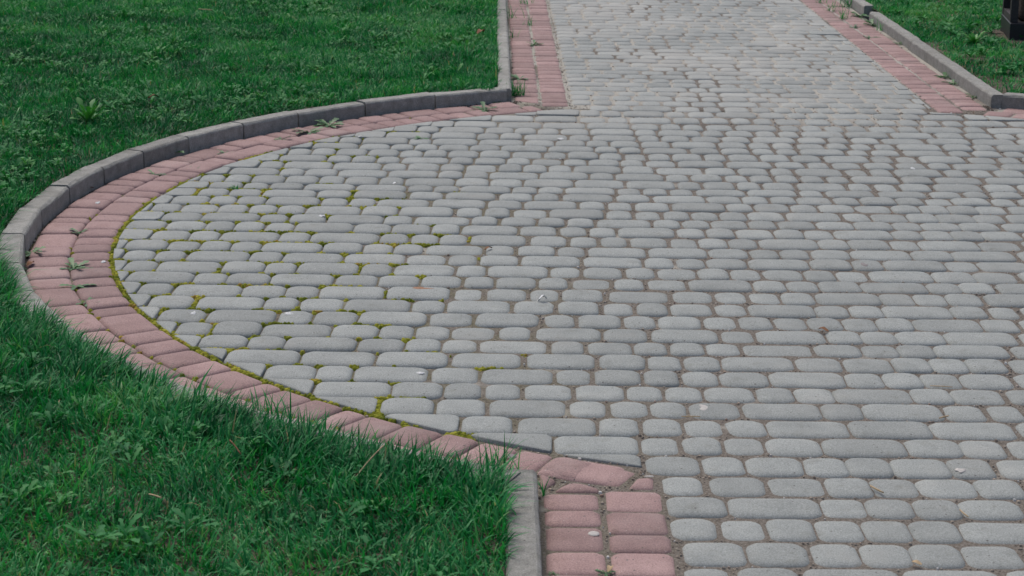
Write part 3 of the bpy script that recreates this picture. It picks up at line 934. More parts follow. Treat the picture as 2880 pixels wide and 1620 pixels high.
# ------------------------------------------------------------------ grass
def in_left_lawn(x, y, m=0.0):
    r_ = np.hypot(x - CX, y - CY)
    up = (y > 8.75) & (x < lane(-0.074, y) - m)
    mid = (y <= 8.75) & (y >= 3.9) & (r_ > R_KERB + 0.074 + m) & (x < 0.2) & ~((y < 5) & (x > -0.012 - m))
    lo = (y < 3.9) & (x < -0.008 + 0.0045 * (3.9 - y) / 0.5 - m) & (r_ > R_KERB + 0.074 + m)
    return up | mid | lo

def in_right_lawn(x, y, m=0.0):
    r_ = np.hypot(x - CX, y - CY)
    return (x > lane(2.218, y) + m) & (r_ > R_KERB + 0.05 + m) & (y > 7.5)

def ribbons(x, y, z, az, L, w, lean, curl, tone, K=3, wprof=None, twist=None):
    """many bent blades as one vertex/face set. az heading, lean first angle from upright, curl added lean along the blade"""
    n = len(x)
    if wprof is None:
        wprof = [1.0, 0.85, 0.55]
    V = np.zeros((n, 2 * K + 1, 3), np.float32)
    ca, sa = np.cos(az), np.sin(az)
    tw = az + math.pi / 2 + (twist if twist is not None else 0)
    cw, sw = np.cos(tw), np.sin(tw)
    cx, cz = np.zeros(n), np.zeros(n)
    step = L / K
    for k in range(K + 1):
        bx, by, bz = x + ca * cx, y + sa * cx, z + cz
        if k < K:
            hw = 0.5 * w * wprof[k]
            V[:, 2 * k, 0] = bx - cw * hw; V[:, 2 * k, 1] = by - sw * hw; V[:, 2 * k, 2] = bz
            V[:, 2 * k + 1, 0] = bx + cw * hw; V[:, 2 * k + 1, 1] = by + sw * hw; V[:, 2 * k + 1, 2] = bz
        else:
            V[:, 2 * K, 0] = bx; V[:, 2 * K, 1] = by; V[:, 2 * K, 2] = bz
        a = lean + curl * (k + 0.5) / K
        cx = cx + np.sin(a) * step; cz = cz + np.cos(a) * step
    pat, sizes = [], []
    for k in range(K - 1):
        pat += [2 * k, 2 * k + 1, 2 * k + 3, 2 * k + 2]; sizes.append(4)
    pat += [2 * K - 2, 2 * K - 1, 2 * K]; sizes.append(3)
    nv = 2 * K + 1
    idx = (np.array(pat)[None, :] + (np.arange(n) * nv)[:, None]).ravel()
    return V.reshape(-1, 3), idx, np.tile(sizes, n), np.repeat(tone, nv)

def stack_geo(parts):
    Vs, Is, Ss, Ts, off = [], [], [], [], 0
    for V, I, S, T in parts:
        Vs.append(V); Is.append(np.asarray(I) + off); Ss.append(S); Ts.append(T); off += len(V)
    return np.concatenate(Vs), np.concatenate(Is), np.concatenate(Ss), np.concatenate(Ts)

def sample(region, box, dens, seed):
    r = np.random.default_rng(seed)
    x0, x1, y0, y1 = box
    n = int((x1 - x0) * (y1 - y0) * dens)
    x, y = r.uniform(x0, x1, n), r.uniform(y0, y1, n)
    k = region(x, y)
    return x[k], y[k]

def in_view(x, y, mu, mv0=250, mv1=330):
    u, v = px(x, y, 0.03)
    return (u > -mu) & (u < 2880 + mu) & (v > -mv0) & (v < 1620 + mv1)

def grass_blades(x, y, seed, right=False):
    r = np.random.default_rng(seed)
    n = len(x)
    rr = np.hypot(x - CX, y - CY)
    edge = np.clip((R_KERB + 0.40 - rr) / 0.32, 0, 1) * (rr < 4)        # the unmown rim along the kerb
    near = np.clip((5.9 - y) / 0.5, 0, 1)
    n1, n2, n3 = vnoise(x, y, 0.33, 11), vnoise(x, y, 0.11, 12), vnoise(x, y, 0.9, 13)
    Lg = 0.026 + 0.021 * n1 + 0.018 * n2 + 0.008 * n3
    Lg = Lg * r.uniform(0.55, 1.3, n)
    Lg *= 1 + 0.85 * edge * near * r.uniform(0.2, 1.2, n)
    tall = r.random(n) < 0.02
    Lg[tall] *= r.uniform(1.3, 1.8, tall.sum())
    if right: Lg *= 0.8
    Lg = np.where(Lg > 0.085, 0.085 + 0.40 * (Lg - 0.085), Lg)
    w = r.uniform(0.0026, 0.0052, n) * (1 + 0.6 * edge * near * r.random(n))
    w[tall] *= 1.2
    wide = r.random(n) < 0.14
    w[wide] *= r.uniform(1.25, 1.7, wide.sum())
    w *= 1 + 0.05 * np.maximum(0, y - 6)
    az = 2 * math.pi * (vnoise(x, y, 0.16, 14) * 1.6 + vnoise(x, y, 0.5, 15)) + r.normal(0, 1.25, n)
    rim = np.clip((R_KERB + 0.17 - rr) / 0.06, 0, 1) * (y < 5.9) * (r.random(n) < 0.6) * (rr > R_KERB - 0.1)
    az = np.where(rim > 0, np.arctan2(CY - y, CX - x) + r.normal(0, 0.7, n), az)
    lean = np.abs(r.normal(0.38, 0.38, n)) + rim * (0.25 + 0.6 * r.random(n))
    Lg = Lg * (1 + 0.35 * rim); curl = r.uniform(0.2, 1.7, n)
    t = 0.34 + 0.34 * (vnoise(x, y, 0.42, 16) - 0.5) + 0.42 * (vnoise(x, y, 0.13, 18) - 0.5) + 0.16 * np.clip((0.22 - np.abs(vnoise(x, y, 0.8, 19) - 0.6)) / 0.22, 0, 1) + r.normal(0, 0.17, n)
    t = t + (0.10 if right else 0) + np.clip((y - 6.2) / 1.5, 0, 1) * 0.07 - 0.065
    t = np.clip(t, 0.0, 0.80)
    dry = r.random(n) < (0.035 if right else 0.010)
    t[dry] = r.uniform(0.85, 1.0, dry.sum())
    return ribbons(x, y, soilz(x, y) - 0.004, az, Lg, w, lean, curl, t, 3, None, r.normal(0, 0.5, n))

def leafy(x, y, z, az, L, wid, lean, curl, tone, prof):
    """broad leaves: three vertices per station, folded a little along the midrib"""
    n, K = len(x), len(prof)
    V = np.zeros((n, 3 * K + 1, 3), np.float32)
    ca, sa = np.cos(az), np.sin(az)
    cx, cz = np.zeros(n), np.zeros(n)
    step = L / K
    for k in range(K + 1):
        bx, by, bz = x + ca * cx, y + sa * cx, z + cz
        if k < K:
            hw = 0.5 * wid * prof[k]
            V[:, 3 * k] = np.stack([bx + sa * hw, by - ca * hw, bz + hw * 0.35], 1)
            V[:, 3 * k + 1] = np.stack([bx, by, bz], 1)
            V[:, 3 * k + 2] = np.stack([bx - sa * hw, by + ca * hw, bz + hw * 0.35], 1)
        else:
            V[:, 3 * K] = np.stack([bx, by, bz], 1)
        a = lean + curl * (k + 0.5) / K
        cx = cx + np.sin(a) * step; cz = cz + np.cos(a) * step
    pat, sizes = [], []
    for k in range(K - 1):
        for c in (0, 1):
            pat += [3 * k + c, 3 * k + c + 1, 3 * k + c + 4, 3 * k + c + 3]; sizes.append(4)
    for c in (0, 1):
        pat += [3 * K - 3 + c, 3 * K - 2 + c, 3 * K]; sizes.append(3)
    nv = 3 * K + 1
    idx = (np.array(pat)[None, :] + (np.arange(n) * nv)[:, None]).ravel()
    return V.reshape(-1, 3), idx, np.tile(sizes, n), np.repeat(tone, nv)

DANDELION = [0.10, 0.30, 0.20, 0.55, 0.34, 0.80, 0.50, 0.95, 0.62]
OVAL = [0.12, 0.45, 0.82, 1.0, 0.92, 0.6]

def rosettes(x, y, seed, prof, lmin, lmax, wr, tone0):
    r = np.random.default_rng(seed)
    X, Y, Z, AZ, L, W, LE, CU, T = [[] for _ in range(9)]
    for a, b in zip(x, y):
        nl = r.integers(5, 11); s = r.uniform(lmin, lmax); t0 = np.clip(r.normal(tone0, 0.2), 0, 0.95); z0 = float(soilz(a, b)) + r.uniform(0.0, 0.022)
        a0 = r.uniform(0, 6.28)
        for i in range(nl):
            X.append(a + r.normal(0, 0.006)); Y.append(b + r.normal(0, 0.006)); Z.append(z0)
            AZ.append(a0 + i * 2.4 + r.normal(0, 0.3)); l_ = s * r.uniform(0.6, 1.1); L.append(l_); W.append(l_ * wr * r.uniform(0.8, 1.2))
            LE.append(r.uniform(0.35, 1.0)); CU.append(r.uniform(0.5, 1.3)); T.append(np.clip(t0 + r.normal(0, 0.12), 0, 1))
    return leafy(*[np.array(q) for q in (X, Y, Z, AZ, L, W, LE, CU, T)], prof)

# foreground and left wedge dense, farther lawn thinner, a margin outside the frame thinner still
lx, ly = sample(lambda x, y: in_left_lawn(x, y) & in_view(x, y, 260) & (y < 6.6), (-2.4, 0.05, 2.9, 6.6), 19500, 21)
mx_, my_ = sample(lambda x, y: in_left_lawn(x, y) & in_view(x, y, 260) & (y >= 6.6), (-4.2, 0.05, 6.6, 14.6), 14000, 22)
ox, oy = sample(lambda x, y: in_left_lawn(x, y) & ~in_view(x, y, 260) & in_view(x, y, 1500, 330, 900), (-5.5, 0.05, 2.2, 15.5), 5000, 23)
def rim_blades(seed):
    """the unmown fringe of long blades that flops over the kerb closest to the camera"""
    r = np.random.default_rng(seed)
    n = 5200
    a = r.uniform(R(197), R(246), n)
    rad = R_KERB + 0.06 + 0.13 * r.random(n) ** 1.3
    x, y = CX + rad * np.cos(a), CY + rad * np.sin(a)
    keep = (x < -0.03) & (vnoise(x, y, 0.12, 44) > np.where(a < R(208), 0.62, 0.30))
    x, y, a = x[keep], y[keep], a[keep]
    n = len(x)
    az = a + math.pi + r.normal(0, 0.8, n)
    L = (0.060 + 0.050 * vnoise(x, y, 0.15, 45)) * r.uniform(0.6, 1.2, n)
    return ribbons(x, y, soilz(x, y) - 0.003, az, L, r.uniform(0.003, 0.0062, n), np.abs(r.normal(0.30, 0.30, n)), r.uniform(0.4, 2.0, n),
                   np.clip(r.normal(0.34, 0.17, n), 0.02, 0.8), 3, None, r.normal(0, 0.5, n))
gp = [grass_blades(lx, ly, 31), grass_blades(mx_, my_, 32), grass_blades(ox, oy, 33), rim_blades(35)]
V, I, S, T = stack_geo(gp)
o = link('grass', mesh_np('grass', V, I, S, T), M['grass'])
tag(o, 'thick dark green grass of the large lawn behind the curved kerb', 'grass', None, 'stuff')

stand_x, stand_y = g(2838, 111, 0.045)
under = lambda x, y: (x > stand_x - 0.03) & (x < stand_x + 0.65) & (y > stand_y - 0.16) & (y < stand_y + 0.42)
bare = lambda x, y: (vnoise(x, y, 0.30, 41) * 0.65 + vnoise(x, y, 0.11, 42) * 0.35) < 0.60
rx, ry = sample(lambda x, y: in_right_lawn(x, y) & in_view(x, y, 700) & bare(x, y), (2.0, 6.0, 8.0, 15.0), 12000, 24)
rx2, ry2 = sample(lambda x, y: in_right_lawn(x, y) & in_view(x, y, 700) & ~bare(x, y), (2.0, 6.0, 8.0, 15.0), 2500, 25)
V, I, S, T = stack_geo([grass_blades(*(lambda a, b: (a[~under(a, b)], b[~under(a, b)]))(np.r_[rx, rx2], np.r_[ry, ry2]), 34, True)])
o = link('grass', mesh_np('grass', V, I, S, T), M['grass'])
tag(o, 'patchy lighter grass of the small lawn around the dark metal stand', 'grass', None, 'stuff')

# broad-leaved ground cover inside the grass
cl = lambda x, y: (vnoise(x, y, 0.36, 51) * 0.7 + vnoise(x, y, 0.13, 52) * 0.3) > 0.56
wx, wy = sample(lambda x, y: in_left_lawn(x, y, 0.05) & in_view(x, y, 300) & (y < 6.6) & cl(x, y), (-2.2, 0.0, 2.9, 6.6), 230, 26)
wx2, wy2 = sample(lambda x, y: in_left_lawn(x, y, 0.05) & in_view(x, y, 300) & (y >= 6.6) & cl(x, y), (-4.2, 0.0, 6.6, 14.0), 190, 27)
wx3, wy3 = sample(lambda x, y: in_left_lawn(x, y, 0.04) & in_view(x, y, 300), (-4.2, 0.0, 2.9, 14.0), 30, 28)
wx4, wy4 = sample(lambda x, y: in_right_lawn(x, y, 0.05) & in_view(x, y, 300), (2.0, 5.0, 8.0, 14.0), 60, 29)
V, I, S, T = stack_geo([rosettes(wx, wy, 61, DANDELION, 0.022, 0.046, 0.36, 0.40), rosettes(wx2, wy2, 62, DANDELION, 0.03, 0.055, 0.36, 0.5),
                        rosettes(wx3, wy3, 63, DANDELION, 0.04, 0.065, 0.28, 0.40)])
o = link('lawn_weeds', mesh_np('lawn_weeds', V, I, S, T), M['leaf'])
tag(o, 'low broad-leaved weeds mixed into the grass of the large lawn', 'weeds', None, 'stuff')
V, I, S, T = stack_geo([rosettes(wx4, wy4, 64, OVAL, 0.03, 0.06, 0.4, 0.5)])
o = link('lawn_weeds', mesh_np('lawn_weeds', V, I, S, T), M['leaf'])
tag(o, 'broad-leaved weeds mixed into the patchy grass of the small lawn', 'weeds', None, 'stuff')

# ------------------------------------------------------------------ free joint area, moss and gravel
CELL = 0.004
GX0, GY0, GX1, GY1 = -1.7, 3.1, 2.4, 13.2
nx_, ny_ = int((GX1 - GX0) / CELL), int((GY1 - GY0) / CELL)
mask = np.zeros((nx_, ny_), bool)
allst = plaza + foot + arc_red + left_red + right_red + near_red + right_arc_red
for s in allst:
    P = stone_outline(s)
    x0, x1, y0, y1 = P[:, 0].min(), P[:, 0].max(), P[:, 1].min(), P[:, 1].max()
    i0, i1, j0, j1 = int((x0 - GX0) / CELL), int((x1 - GX0) / CELL) + 1, int((y0 - GY0) / CELL), int((y1 - GY0) / CELL) + 1
    if i1 < 0 or j1 < 0 or i0 >= nx_ or j0 >= ny_: continue
    i0, j0, i1, j1 = max(i0, 0), max(j0, 0), min(i1, nx_), min(j1, ny_)
    xs = GX0 + (np.arange(i0, i1) + 0.5) * CELL; ys = GY0 + (np.arange(j0, j1) + 0.5) * CELL
    XX, YY = np.meshgrid(xs, ys, indexing='ij')
    ins = np.ones(XX.shape, bool)
    m_ = len(P)
    for i in range(m_):
        a, b = P[i], P[(i + 1) % m_]
        ins &= ((b[0] - a[0]) * (YY - a[1]) - (b[1] - a[1]) * (XX - a[0])) > -0.002 * np.hypot(*(b - a))
    mask[i0:i1, j0:j1] |= ins
fi, fj = np.nonzero(~mask)
fx, fy = GX0 + (fi + rng.random(len(fi))) * CELL, GY0 + (fj + rng.random(len(fj))) * CELL
fr = np.hypot(fx - CX, fy - CY)
paved = (fr < R_KERB - 0.006) | ((fx > lane(0.0, fy)) & (fx < lane(2.13, fy)) & (fy > 8.6)) | ((fy < 4.3) & (fx > 0.07) & (fx < 1.9))
fx, fy, fr = fx[paved], fy[paved], fr[paved]
seen = in_view(fx, fy, 260, 30, 60)
fx, fy, fr = fx[seen], fy[seen], fr[seen]

def blobs(x, y, z, rad, hgt, tone, seed, sides=6):
    r = np.random.default_rng(seed)
    n = len(x)
    V = np.zeros((n, 2 * sides + 1, 3), np.float32)
    a0 = r.uniform(0, 6.28, n)
    for i in range(sides):
        a = a0 + i * 2 * math.pi / sides
        q = rad * r.uniform(0.75, 1.25, n)
        V[:, i] = np.stack([x + np.cos(a) * q, y + np.sin(a) * q, z - 0.003], 1)
        V[:, sides + i] = np.stack([x + np.cos(a) * q * 0.68, y + np.sin(a) * q * 0.68, z + hgt * r.uniform(0.6, 0.85, n)], 1)
    V[:, 2 * sides] = np.stack([x, y, z + hgt], 1)
    pat, sz = [], []
    for i in range(sides):
        j = (i + 1) % sides
        pat += [i, j, sides + j, sides + i]; sz.append(4)
        pat += [sides + i, sides + j, 2 * sides]; sz.append(3)
    nv = 2 * sides + 1
    idx = (np.array(pat)[None, :] + (np.arange(n) * nv)[:, None]).ravel()
    return V.reshape(-1, 3), idx, np.tile(sz, n), np.repeat(tone, nv)

# moss: thick beside the red arc, thinning out towards the middle of the plaza
lft = np.clip((0.14 - fx) / 1.0, 0, 1) * np.where(fr > R_IN + 0.012, 0.4, 1.0)
rimd = np.clip(1 - (R_IN - fr) / 0.30, 0, 1) * np.clip((0.0 - fx) / 0.3, 0, 1) * np.where(fr > R_IN + 0.012, np.where(fy < 5.35, 0.9, 0.3), 0.85)
prob = np.clip(lft * 1.3 + rimd * 0.8 * np.clip(3.0 * vnoise(fx, fy, 0.13, 76) - 0.75, 0.12, 1), 0, 1.3) * (fy < 8.45) * (fr < R_IN + 0.14) * (fx < 0.4)
mn = vnoise(fx, fy, 0.10, 71) * 0.7 + vnoise(fx, fy, 0.03, 72) * 0.3
wide = np.clip((8.0 - fy) / 2.0, 0.4, 1.08)
pick = (mn < prob * 0.78 * wide + 0.02 * (prob > 0)) & (rng.random(len(fx)) < 0.55) & (prob > 0.03)
bx_, by_ = fx[pick], fy[pick]
mr = rng.uniform(0.0035, 0.0095, len(bx_))
V, I, S, T = blobs(bx_, by_, np.full(len(bx_), -0.0100), mr, rng.uniform(0.003, 0.0105, len(bx_)), np.clip(vnoise(bx_, by_, 0.05, 75) * 0.9 + rng.normal(0, 0.14, len(bx_)), 0, 1), 73)
o = link('moss', mesh_np('moss', V, I, S, T), M['moss'])
tag(o, 'yellow-green moss filling the paving joints beside the red arc', 'moss', None, 'stuff')

# gravel and crumbs in the joints; dark ones at kerb feet imitate contact shade
pg = rng.random(len(fx)) < np.where(fy < 6.0, 0.12, 0.06) * np.where(fx < 0.0, 0.35, 1.0)
foot_shade = ((np.abs(fr - R_KERB) < 0.022) & (fy > 3.9) & (fy < 8.8)) | ((fy > 8.7) & ((np.abs(fx - lane(-0.002, fy)) < 0.014) | (np.abs(fx - lane(2.142, fy)) < 0.016)))
pg = pg | (foot_shade & (rng.random(len(fx)) < 0.45))
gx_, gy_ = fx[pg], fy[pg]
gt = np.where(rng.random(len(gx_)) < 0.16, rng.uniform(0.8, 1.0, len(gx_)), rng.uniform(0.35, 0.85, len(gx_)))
gt = np.where(foot_shade[pg] & (rng.random(len(gx_)) < 0.8), rng.uniform(0.0, 0.22, len(gx_)), gt)  # dark tone paints the contact shade along the kerbs
grd = rng.gamma(3.0, 0.00055, len(gx_)) + 0.0009
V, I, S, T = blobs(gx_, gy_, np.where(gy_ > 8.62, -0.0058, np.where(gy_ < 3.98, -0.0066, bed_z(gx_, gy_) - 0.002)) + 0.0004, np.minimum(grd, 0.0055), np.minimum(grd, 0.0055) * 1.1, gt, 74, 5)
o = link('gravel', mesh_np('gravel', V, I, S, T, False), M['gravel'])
tag(o, 'fine gravel and crumbs lying in the paving joints, darkened at the kerb foot as painted contact shade', 'gravel', None, 'stuff')

# ------------------------------------------------------------------ plants in the joints and on the lawn
def leaf_mesh(name, prof, L, w, lean, curl, tone):
    V, I, S, T = leafy(np.zeros(1), np.zeros(1), np.zeros(1), np.zeros(1), np.array([L]), np.array([w]), np.array([lean]), np.array([curl]), np.array([tone]), prof)
    return mesh_np(name, V, I, S, T)
LEAVES = [leaf_mesh('leaf', DANDELION, 1.0, 0.34, le, cu, t) for le, cu, t in ((1.0, 0.75, 0.2), (1.15, 0.5, 0.45), (0.8, 0.9, 0.6), (1.3, 0.45, 0.35))]
BLADE_LEAVES = [leaf_mesh('leaf', OVAL, 1.0, 0.36, le, cu, t) for le, cu, t in ((0.9, 0.8, 0.3), (1.2, 0.5, 0.5))]
for me in LEAVES + BLADE_LEAVES: me.materials.append(M['weed'])
ROS = [leaf_mesh('leaf', DANDELION, 1.0, 0.20, le, cu, t) for le, cu, t in ((0.45, 0.7, 0.2), (0.7, 0.7, 0.6), (0.25, 0.6, 0.9))]
for me in ROS: me.materials.append(M['rosette'])

def weed(label, u, v, size, n, z=0.0, leaves=LEAVES, group='weeds growing in the paving joints', name='weed', cat='weed', flat=1.0, arc=None):
    x, y = g(u, v, z)
    e = empty(name, (x, y, z - 0.004))
    tag(e, label, cat, group)
    a0 = rnd.uniform(0, 6.28)
    for i in range(int(n * 1.5) + 2):
        o = link('leaf', leaves[rnd.randrange(len(leaves))], None, e)
        s = size * rnd.choice((0.35, 0.5, 0.7, 0.8, 1.0)) * rnd.uniform(0.85, 1.1)
        o.scale = (s, s * rnd.uniform(0.8, 1.2), s * flat)
        a = a0 + i * 2.399 + rnd.gauss(0, 0.25) if arc is None else rnd.uniform(*arc)
        o.rotation_euler = (rnd.gauss(0, 0.12), rnd.gauss(0, 0.12), a)
    return e

def tuft(label, u, v, hgt, n, z=0.0, spread=0.02, group='grass tufts growing along the kerbs and joints', lean=0.45):
    x, y = g(u, v, z)
    r = np.random.default_rng(int(u * 7 + v))
    V, I, S, T = ribbons(r.normal(0, spread, n), r.normal(0, spread * 0.5, n), np.full(n, -0.004), r.uniform(0, 6.28, n), hgt * r.uniform(0.5, 1.15, n), r.uniform(0.0025, 0.0045, n),
                         np.abs(r.normal(lean, 0.25, n)), r.uniform(0.2, 1.2, n), np.clip(r.normal(0.5, 0.13, n), 0.1, 0.8), 4, [1, 0.95, 0.75, 0.45])
    o = link('grass_tuft', mesh_np('grass_tuft', V, I, S, T), M['grass'])
    o.location = (x, y, z)
    return tag(o, label, 'grass tuft', group)

weed('large bright green dandelion rosette standing in the large lawn', 248, 348, 0.125, 24, 0.045, ROS, None, 'dandelion_plant', 'plant')
weed('tall weed with arching leaves at the curved kerb beside a grass tuft', 478, 432, 0.075, 8, flat=1.3)
weed('low spreading weed on red pavers below the tall kerb weed', 432, 489, 0.06, 8, flat=0.5)
weed('tiny weed where the red arc meets the grey pavers, below the arching kerb weed', 548, 473, 0.035, 9, flat=0.6)
weed('thin strip weed between the two red rows of the arc', 632, 429, 0.04, 8, flat=0.5)
weed('small weed with a white scrap on the upper red arc', 792, 391, 0.05, 8, flat=0.5)
weed('wide flat weed spreading over the upper red arc', 868, 370, 0.08, 13, flat=0.5)
weed('bushy weed at the kerb foot over the wide flat weed', 925, 352, 0.075, 14, flat=0.8)
weed('flat weed on the last red pavers of the arc before the footpath', 1362, 308, 0.085, 13, flat=0.45)
weed('tiny weed sprouting from the middle of the kerb foot on the upper arc', 1154, 305, 0.035, 6)
weed('weed at the kerb foot just before the footpath corner', 1396, 288, 0.035, 7)
weed('leafy weed beside the pale footpath kerb above the corner tuft', 1462, 222, 0.07, 10, flat=0.8)
weed('small weed between the two red columns of the footpath', 1502, 125, 0.06, 9, flat=0.8)
weed('blue-green weed pressed against the curved kerb at its widest bend', 90, 712, 0.06, 9, flat=0.9)
weed('small weed between red pavers above the two spreading ones', 224, 653, 0.045, 8, flat=0.9)
weed('wide spreading weed across both red rows at the widest bend', 208, 752, 0.07, 12, flat=0.45)
weed('second spreading weed below the widest one on the red arc', 216, 803, 0.06, 10, flat=0.45)
weed('small brownish weed at the red joint below the second spreading weed', 247, 847, 0.045, 8, flat=0.45)
weed('large leafy weed at the gap in the footpath kerb', 2418, 46, 0.10, 16, flat=1.0)
weed('bushy weed at the kerb foot below the kerb gap', 2455, 70, 0.085, 14, flat=0.9)
weed('flat weed on red pavers facing the bushy kerb weed', 2402, 75, 0.06, 9, flat=0.4)
weed('low weed in the centre joint of the weedy red pavers', 2446, 105, 0.06, 9, flat=0.5)
weed('small weed at the kerb foot between the bushy weed and the wide one', 2531, 122, 0.05, 9, flat=0.8)
weed('wide weed with spreading leaves on red pavers under the second kerb joint', 2655, 216, 0.075, 11, flat=0.5)
weed('leafy weed at the kerb foot touching the wide spreading one', 2682, 234, 0.07, 12, flat=0.6)
weed('tiny weed at the kerb foot near the kerb corner of the small lawn', 2737, 272, 0.045, 8, flat=0.7)
weed('tiny weed with a dry leaf between the large pinkish pavers', 1702, 1608, 0.022, 7)
weed('tiny yellowish weed at the foot of the straight kerb', 1560, 1612, 0.018, 6)
weed('sprig of thin leaves on a grey joint of the plaza', 1184, 388, 0.05, 7, leaves=BLADE_LEAVES, flat=0.6)
weed('tiny sprig on a mossy grey joint near the red arc', 660, 527, 0.03, 6, leaves=BLADE_LEAVES)
weed('dark clump of long leaves on the small lawn', 2740, 125, 0.10, 30, 0.05, ROS, None, 'leafy_plant', 'plant', 0.9)

tuft('grass tuft in a joint of the curved kerb beside the arching weed', 412, 432, 0.075, 26)
tuft('dense grass tuft against the upper kerb face', 1060, 301, 0.085, 34)
tuft('big grass tuft at the footpath corner of the kerb', 1452, 268, 0.105, 60, spread=0.022)
tuft('tall thin grass along the pale footpath kerb', 1433, 50, 0.12, 22, spread=0.03)
tuft('short thin grass along the pale footpath kerb below the tall one', 1437, 105, 0.08, 14, spread=0.025)
tuft('grass sprout between the red footpath columns', 1487, 70, 0.07, 12, spread=0.02)
tuft('grass sprout high up between the red footpath columns', 1478, 10, 0.08, 16, spread=0.025)
tuft('upright grass sprout at the far end of the weedy red pavers', 2308, 8, 0.08, 14)
tuft('upright grass sprout in the centre joint of the weedy red pavers', 2334, 30, 0.10, 18)
tuft('tall grass sprout on red pavers before the leafy kerb gap weed', 2370, 52, 0.12, 20)
tuft('tall grass growing through the gap in the footpath kerb', 2386, 18, 0.16, 44, spread=0.03)
tuft('grass sprout at the kerb foot under the bushy weed', 2478, 84, 0.09, 18)
tuft('single grass sprout beside the straight kerb and pinkish pavers', 1529, 1390, 0.055, 5, spread=0.004, lean=0.25)
tuft('two long grass blades rising against a large red paver', 1040, 1230, 0.055, 4, 0.03, spread=0.010, lean=0.2)
tuft('clump of tall grass leaning over the kerb onto red pavers', 752, 1172, 0.095, 46, 0.035, spread=0.035)
tuft('tall grass clump at the end of the curved kerb', 1415, 1320, 0.09, 30, 0.04, spread=0.02)
tuft('sparse grass sprig in the plaza joint above the white scrap row', 665, 530, 0.03, 10, spread=0.01)

# ------------------------------------------------------------------ litter
def stone_z(x, y):
    """height of the stone top at a point"""
    best = min(allst, key=lambda s: (s.x - x) ** 2 + ((s.y - y) * 1.4) ** 2)
    return best.dz + (0.0012 if best.kind.startswith('red') else 0.0007)

def dab(name, label, cat, u, v, sx, sy, mat, h=0.0012, group=None, z=0.0015, n=14, rough=0.2):
    if cat == 'dropping': sx, sy = sx * 0.72, sy * 0.72
    h *= 0.5
    x, y = g(u, v)
    V, Fc = [], []
    for rr_, zz in ((1.0, -0.0006), (0.93, h * 0.8), (0.4, h)):
        for i in range(n):
            a = 2 * math.pi * i / n
            k = rr_ * (1 + rough * math.sin(a * 3 + u) * 0.5 + rough * math.sin(a * 5 + v) * 0.4)
            V.append((sx * k * math.cos(a), sy * k * math.sin(a), zz))
    V.append((0, 0, h))
    for r_ in range(2):
        for i in range(n):
            j = (i + 1) % n
            Fc.append((r_ * n + i, r_ * n + j, (r_ + 1) * n + j, (r_ + 1) * n + i))
    for i in range(n): Fc.append((2 * n + i, 2 * n + (i + 1) % n, 3 * n))
    o = link(name, mesh_py(name, V, Fc), mat)
    o.location = (x, y, stone_z(x, y))
    return tag(o, label, cat, group)

GG = 'trodden gum spots on the pavers'
dab('gum_spot', 'pale oval gum spot on a large pinkish paver', 'gum', 1670, 1500, 0.0118, 0.0125, M['gum_pale'], 0.0008, GG, 0.002, 16, 0.05)
dab('gum_spot', 'dark round gum spot on a red paver where the kerb begins', 'gum', 1439, 1283, 0.0115, 0.013, M['gum_grey'], 0.0008, GG, 0.002, 16, 0.05)
dab('gum_spot', 'brownish round gum spot on the odd-shaped red paver', 'gum', 1697, 1328, 0.0135, 0.014, M['gum_brown'], 0.0008, GG, 0.002, 16, 0.05)
dab('gum_spot', 'whitish mark on the broken red paver corner', 'gum', 1826, 1341, 0.0105, 0.004, M['gum_pale'], 0.0008, GG, 0.002, 14, 0.1)
dab('gum_spot', 'pale irregular gum blot on a grey paver below the dry twig', 'gum', 1981, 1146, 0.012, 0.021, M['gum_pale'], 0.0010, GG, 0.0015, 16, 0.5)
dab('gum_spot', 'large pale gum spot half on a grey paver with a twig beside it', 'gum', 2702, 1324, 0.012, 0.012, M['gum_pale'], 0.0015, GG, 0.0015, 16, 0.4)
dab('gum_spot', 'grey oval gum spot on a grey paver of the plaza', 'gum', 2432, 744, 0.012, 0.022, M['gum_grey'], 0.0008, GG, 0.0015, 14, 0.1)
DG = 'bird droppings on the pavers'
dab('bird_dropping', 'round white bird dropping on a mossy grey paver edge', 'dropping', 544, 880, 0.010, 0.022, M['dropping'], 0.0012, DG, 0.001, 14, 0.4)
dab('bird_dropping', 'wide faint bird dropping on a small grey paver', 'dropping', 812, 880, 0.016, 0.018, M['dropping'], 0.0008, DG, 0.0012, 14, 0.3)
dab('bird_dropping', 'white bird dropping on a small grey paver in the upper plaza', 'dropping', 905, 607, 0.015, 0.02, M['dropping'], 0.0008, DG, 0.0012, 14, 0.5)
dab('bird_dropping', 'white bird dropping streak on a grey paver near the footpath', 'dropping', 1577, 391, 0.016, 0.026, M['dropping'], 0.0008, DG, 0.0012, 14, 0.5)
dab('bird_dropping', 'white bird dropping below the right-hand border corner', 'dropping', 2567, 473, 0.012, 0.026, M['dropping'], 0.0010, DG, 0.0012, 14, 0.3)
dab('bird_dropping', 'white bird dropping on a red paver of the arc', 'dropping', 275, 573, 0.011, 0.022, M['dropping'], 0.0010, DG, 0.0012, 14, 0.3)
dab('bird_dropping', 'small white bird dropping on a red paver beside the moss', 'dropping', 291, 737, 0.010, 0.018, M['dropping'], 0.0008, DG, 0.0012, 14, 0.3)
dab('bird_dropping', 'faint white dropping on a long grey paver above the grass edge', 'dropping', 1182, 1049, 0.014, 0.014, M['dropping'], 0.0006, DG, 0.0012, 14, 0.3)
dab('rust_stain', 'thin rusty stain on a long grey paver in mid plaza', 'stain', 1183, 812, 0.027, 0.014, M['rust'], 0.0004, None, 0.0012, 14, 0.6)

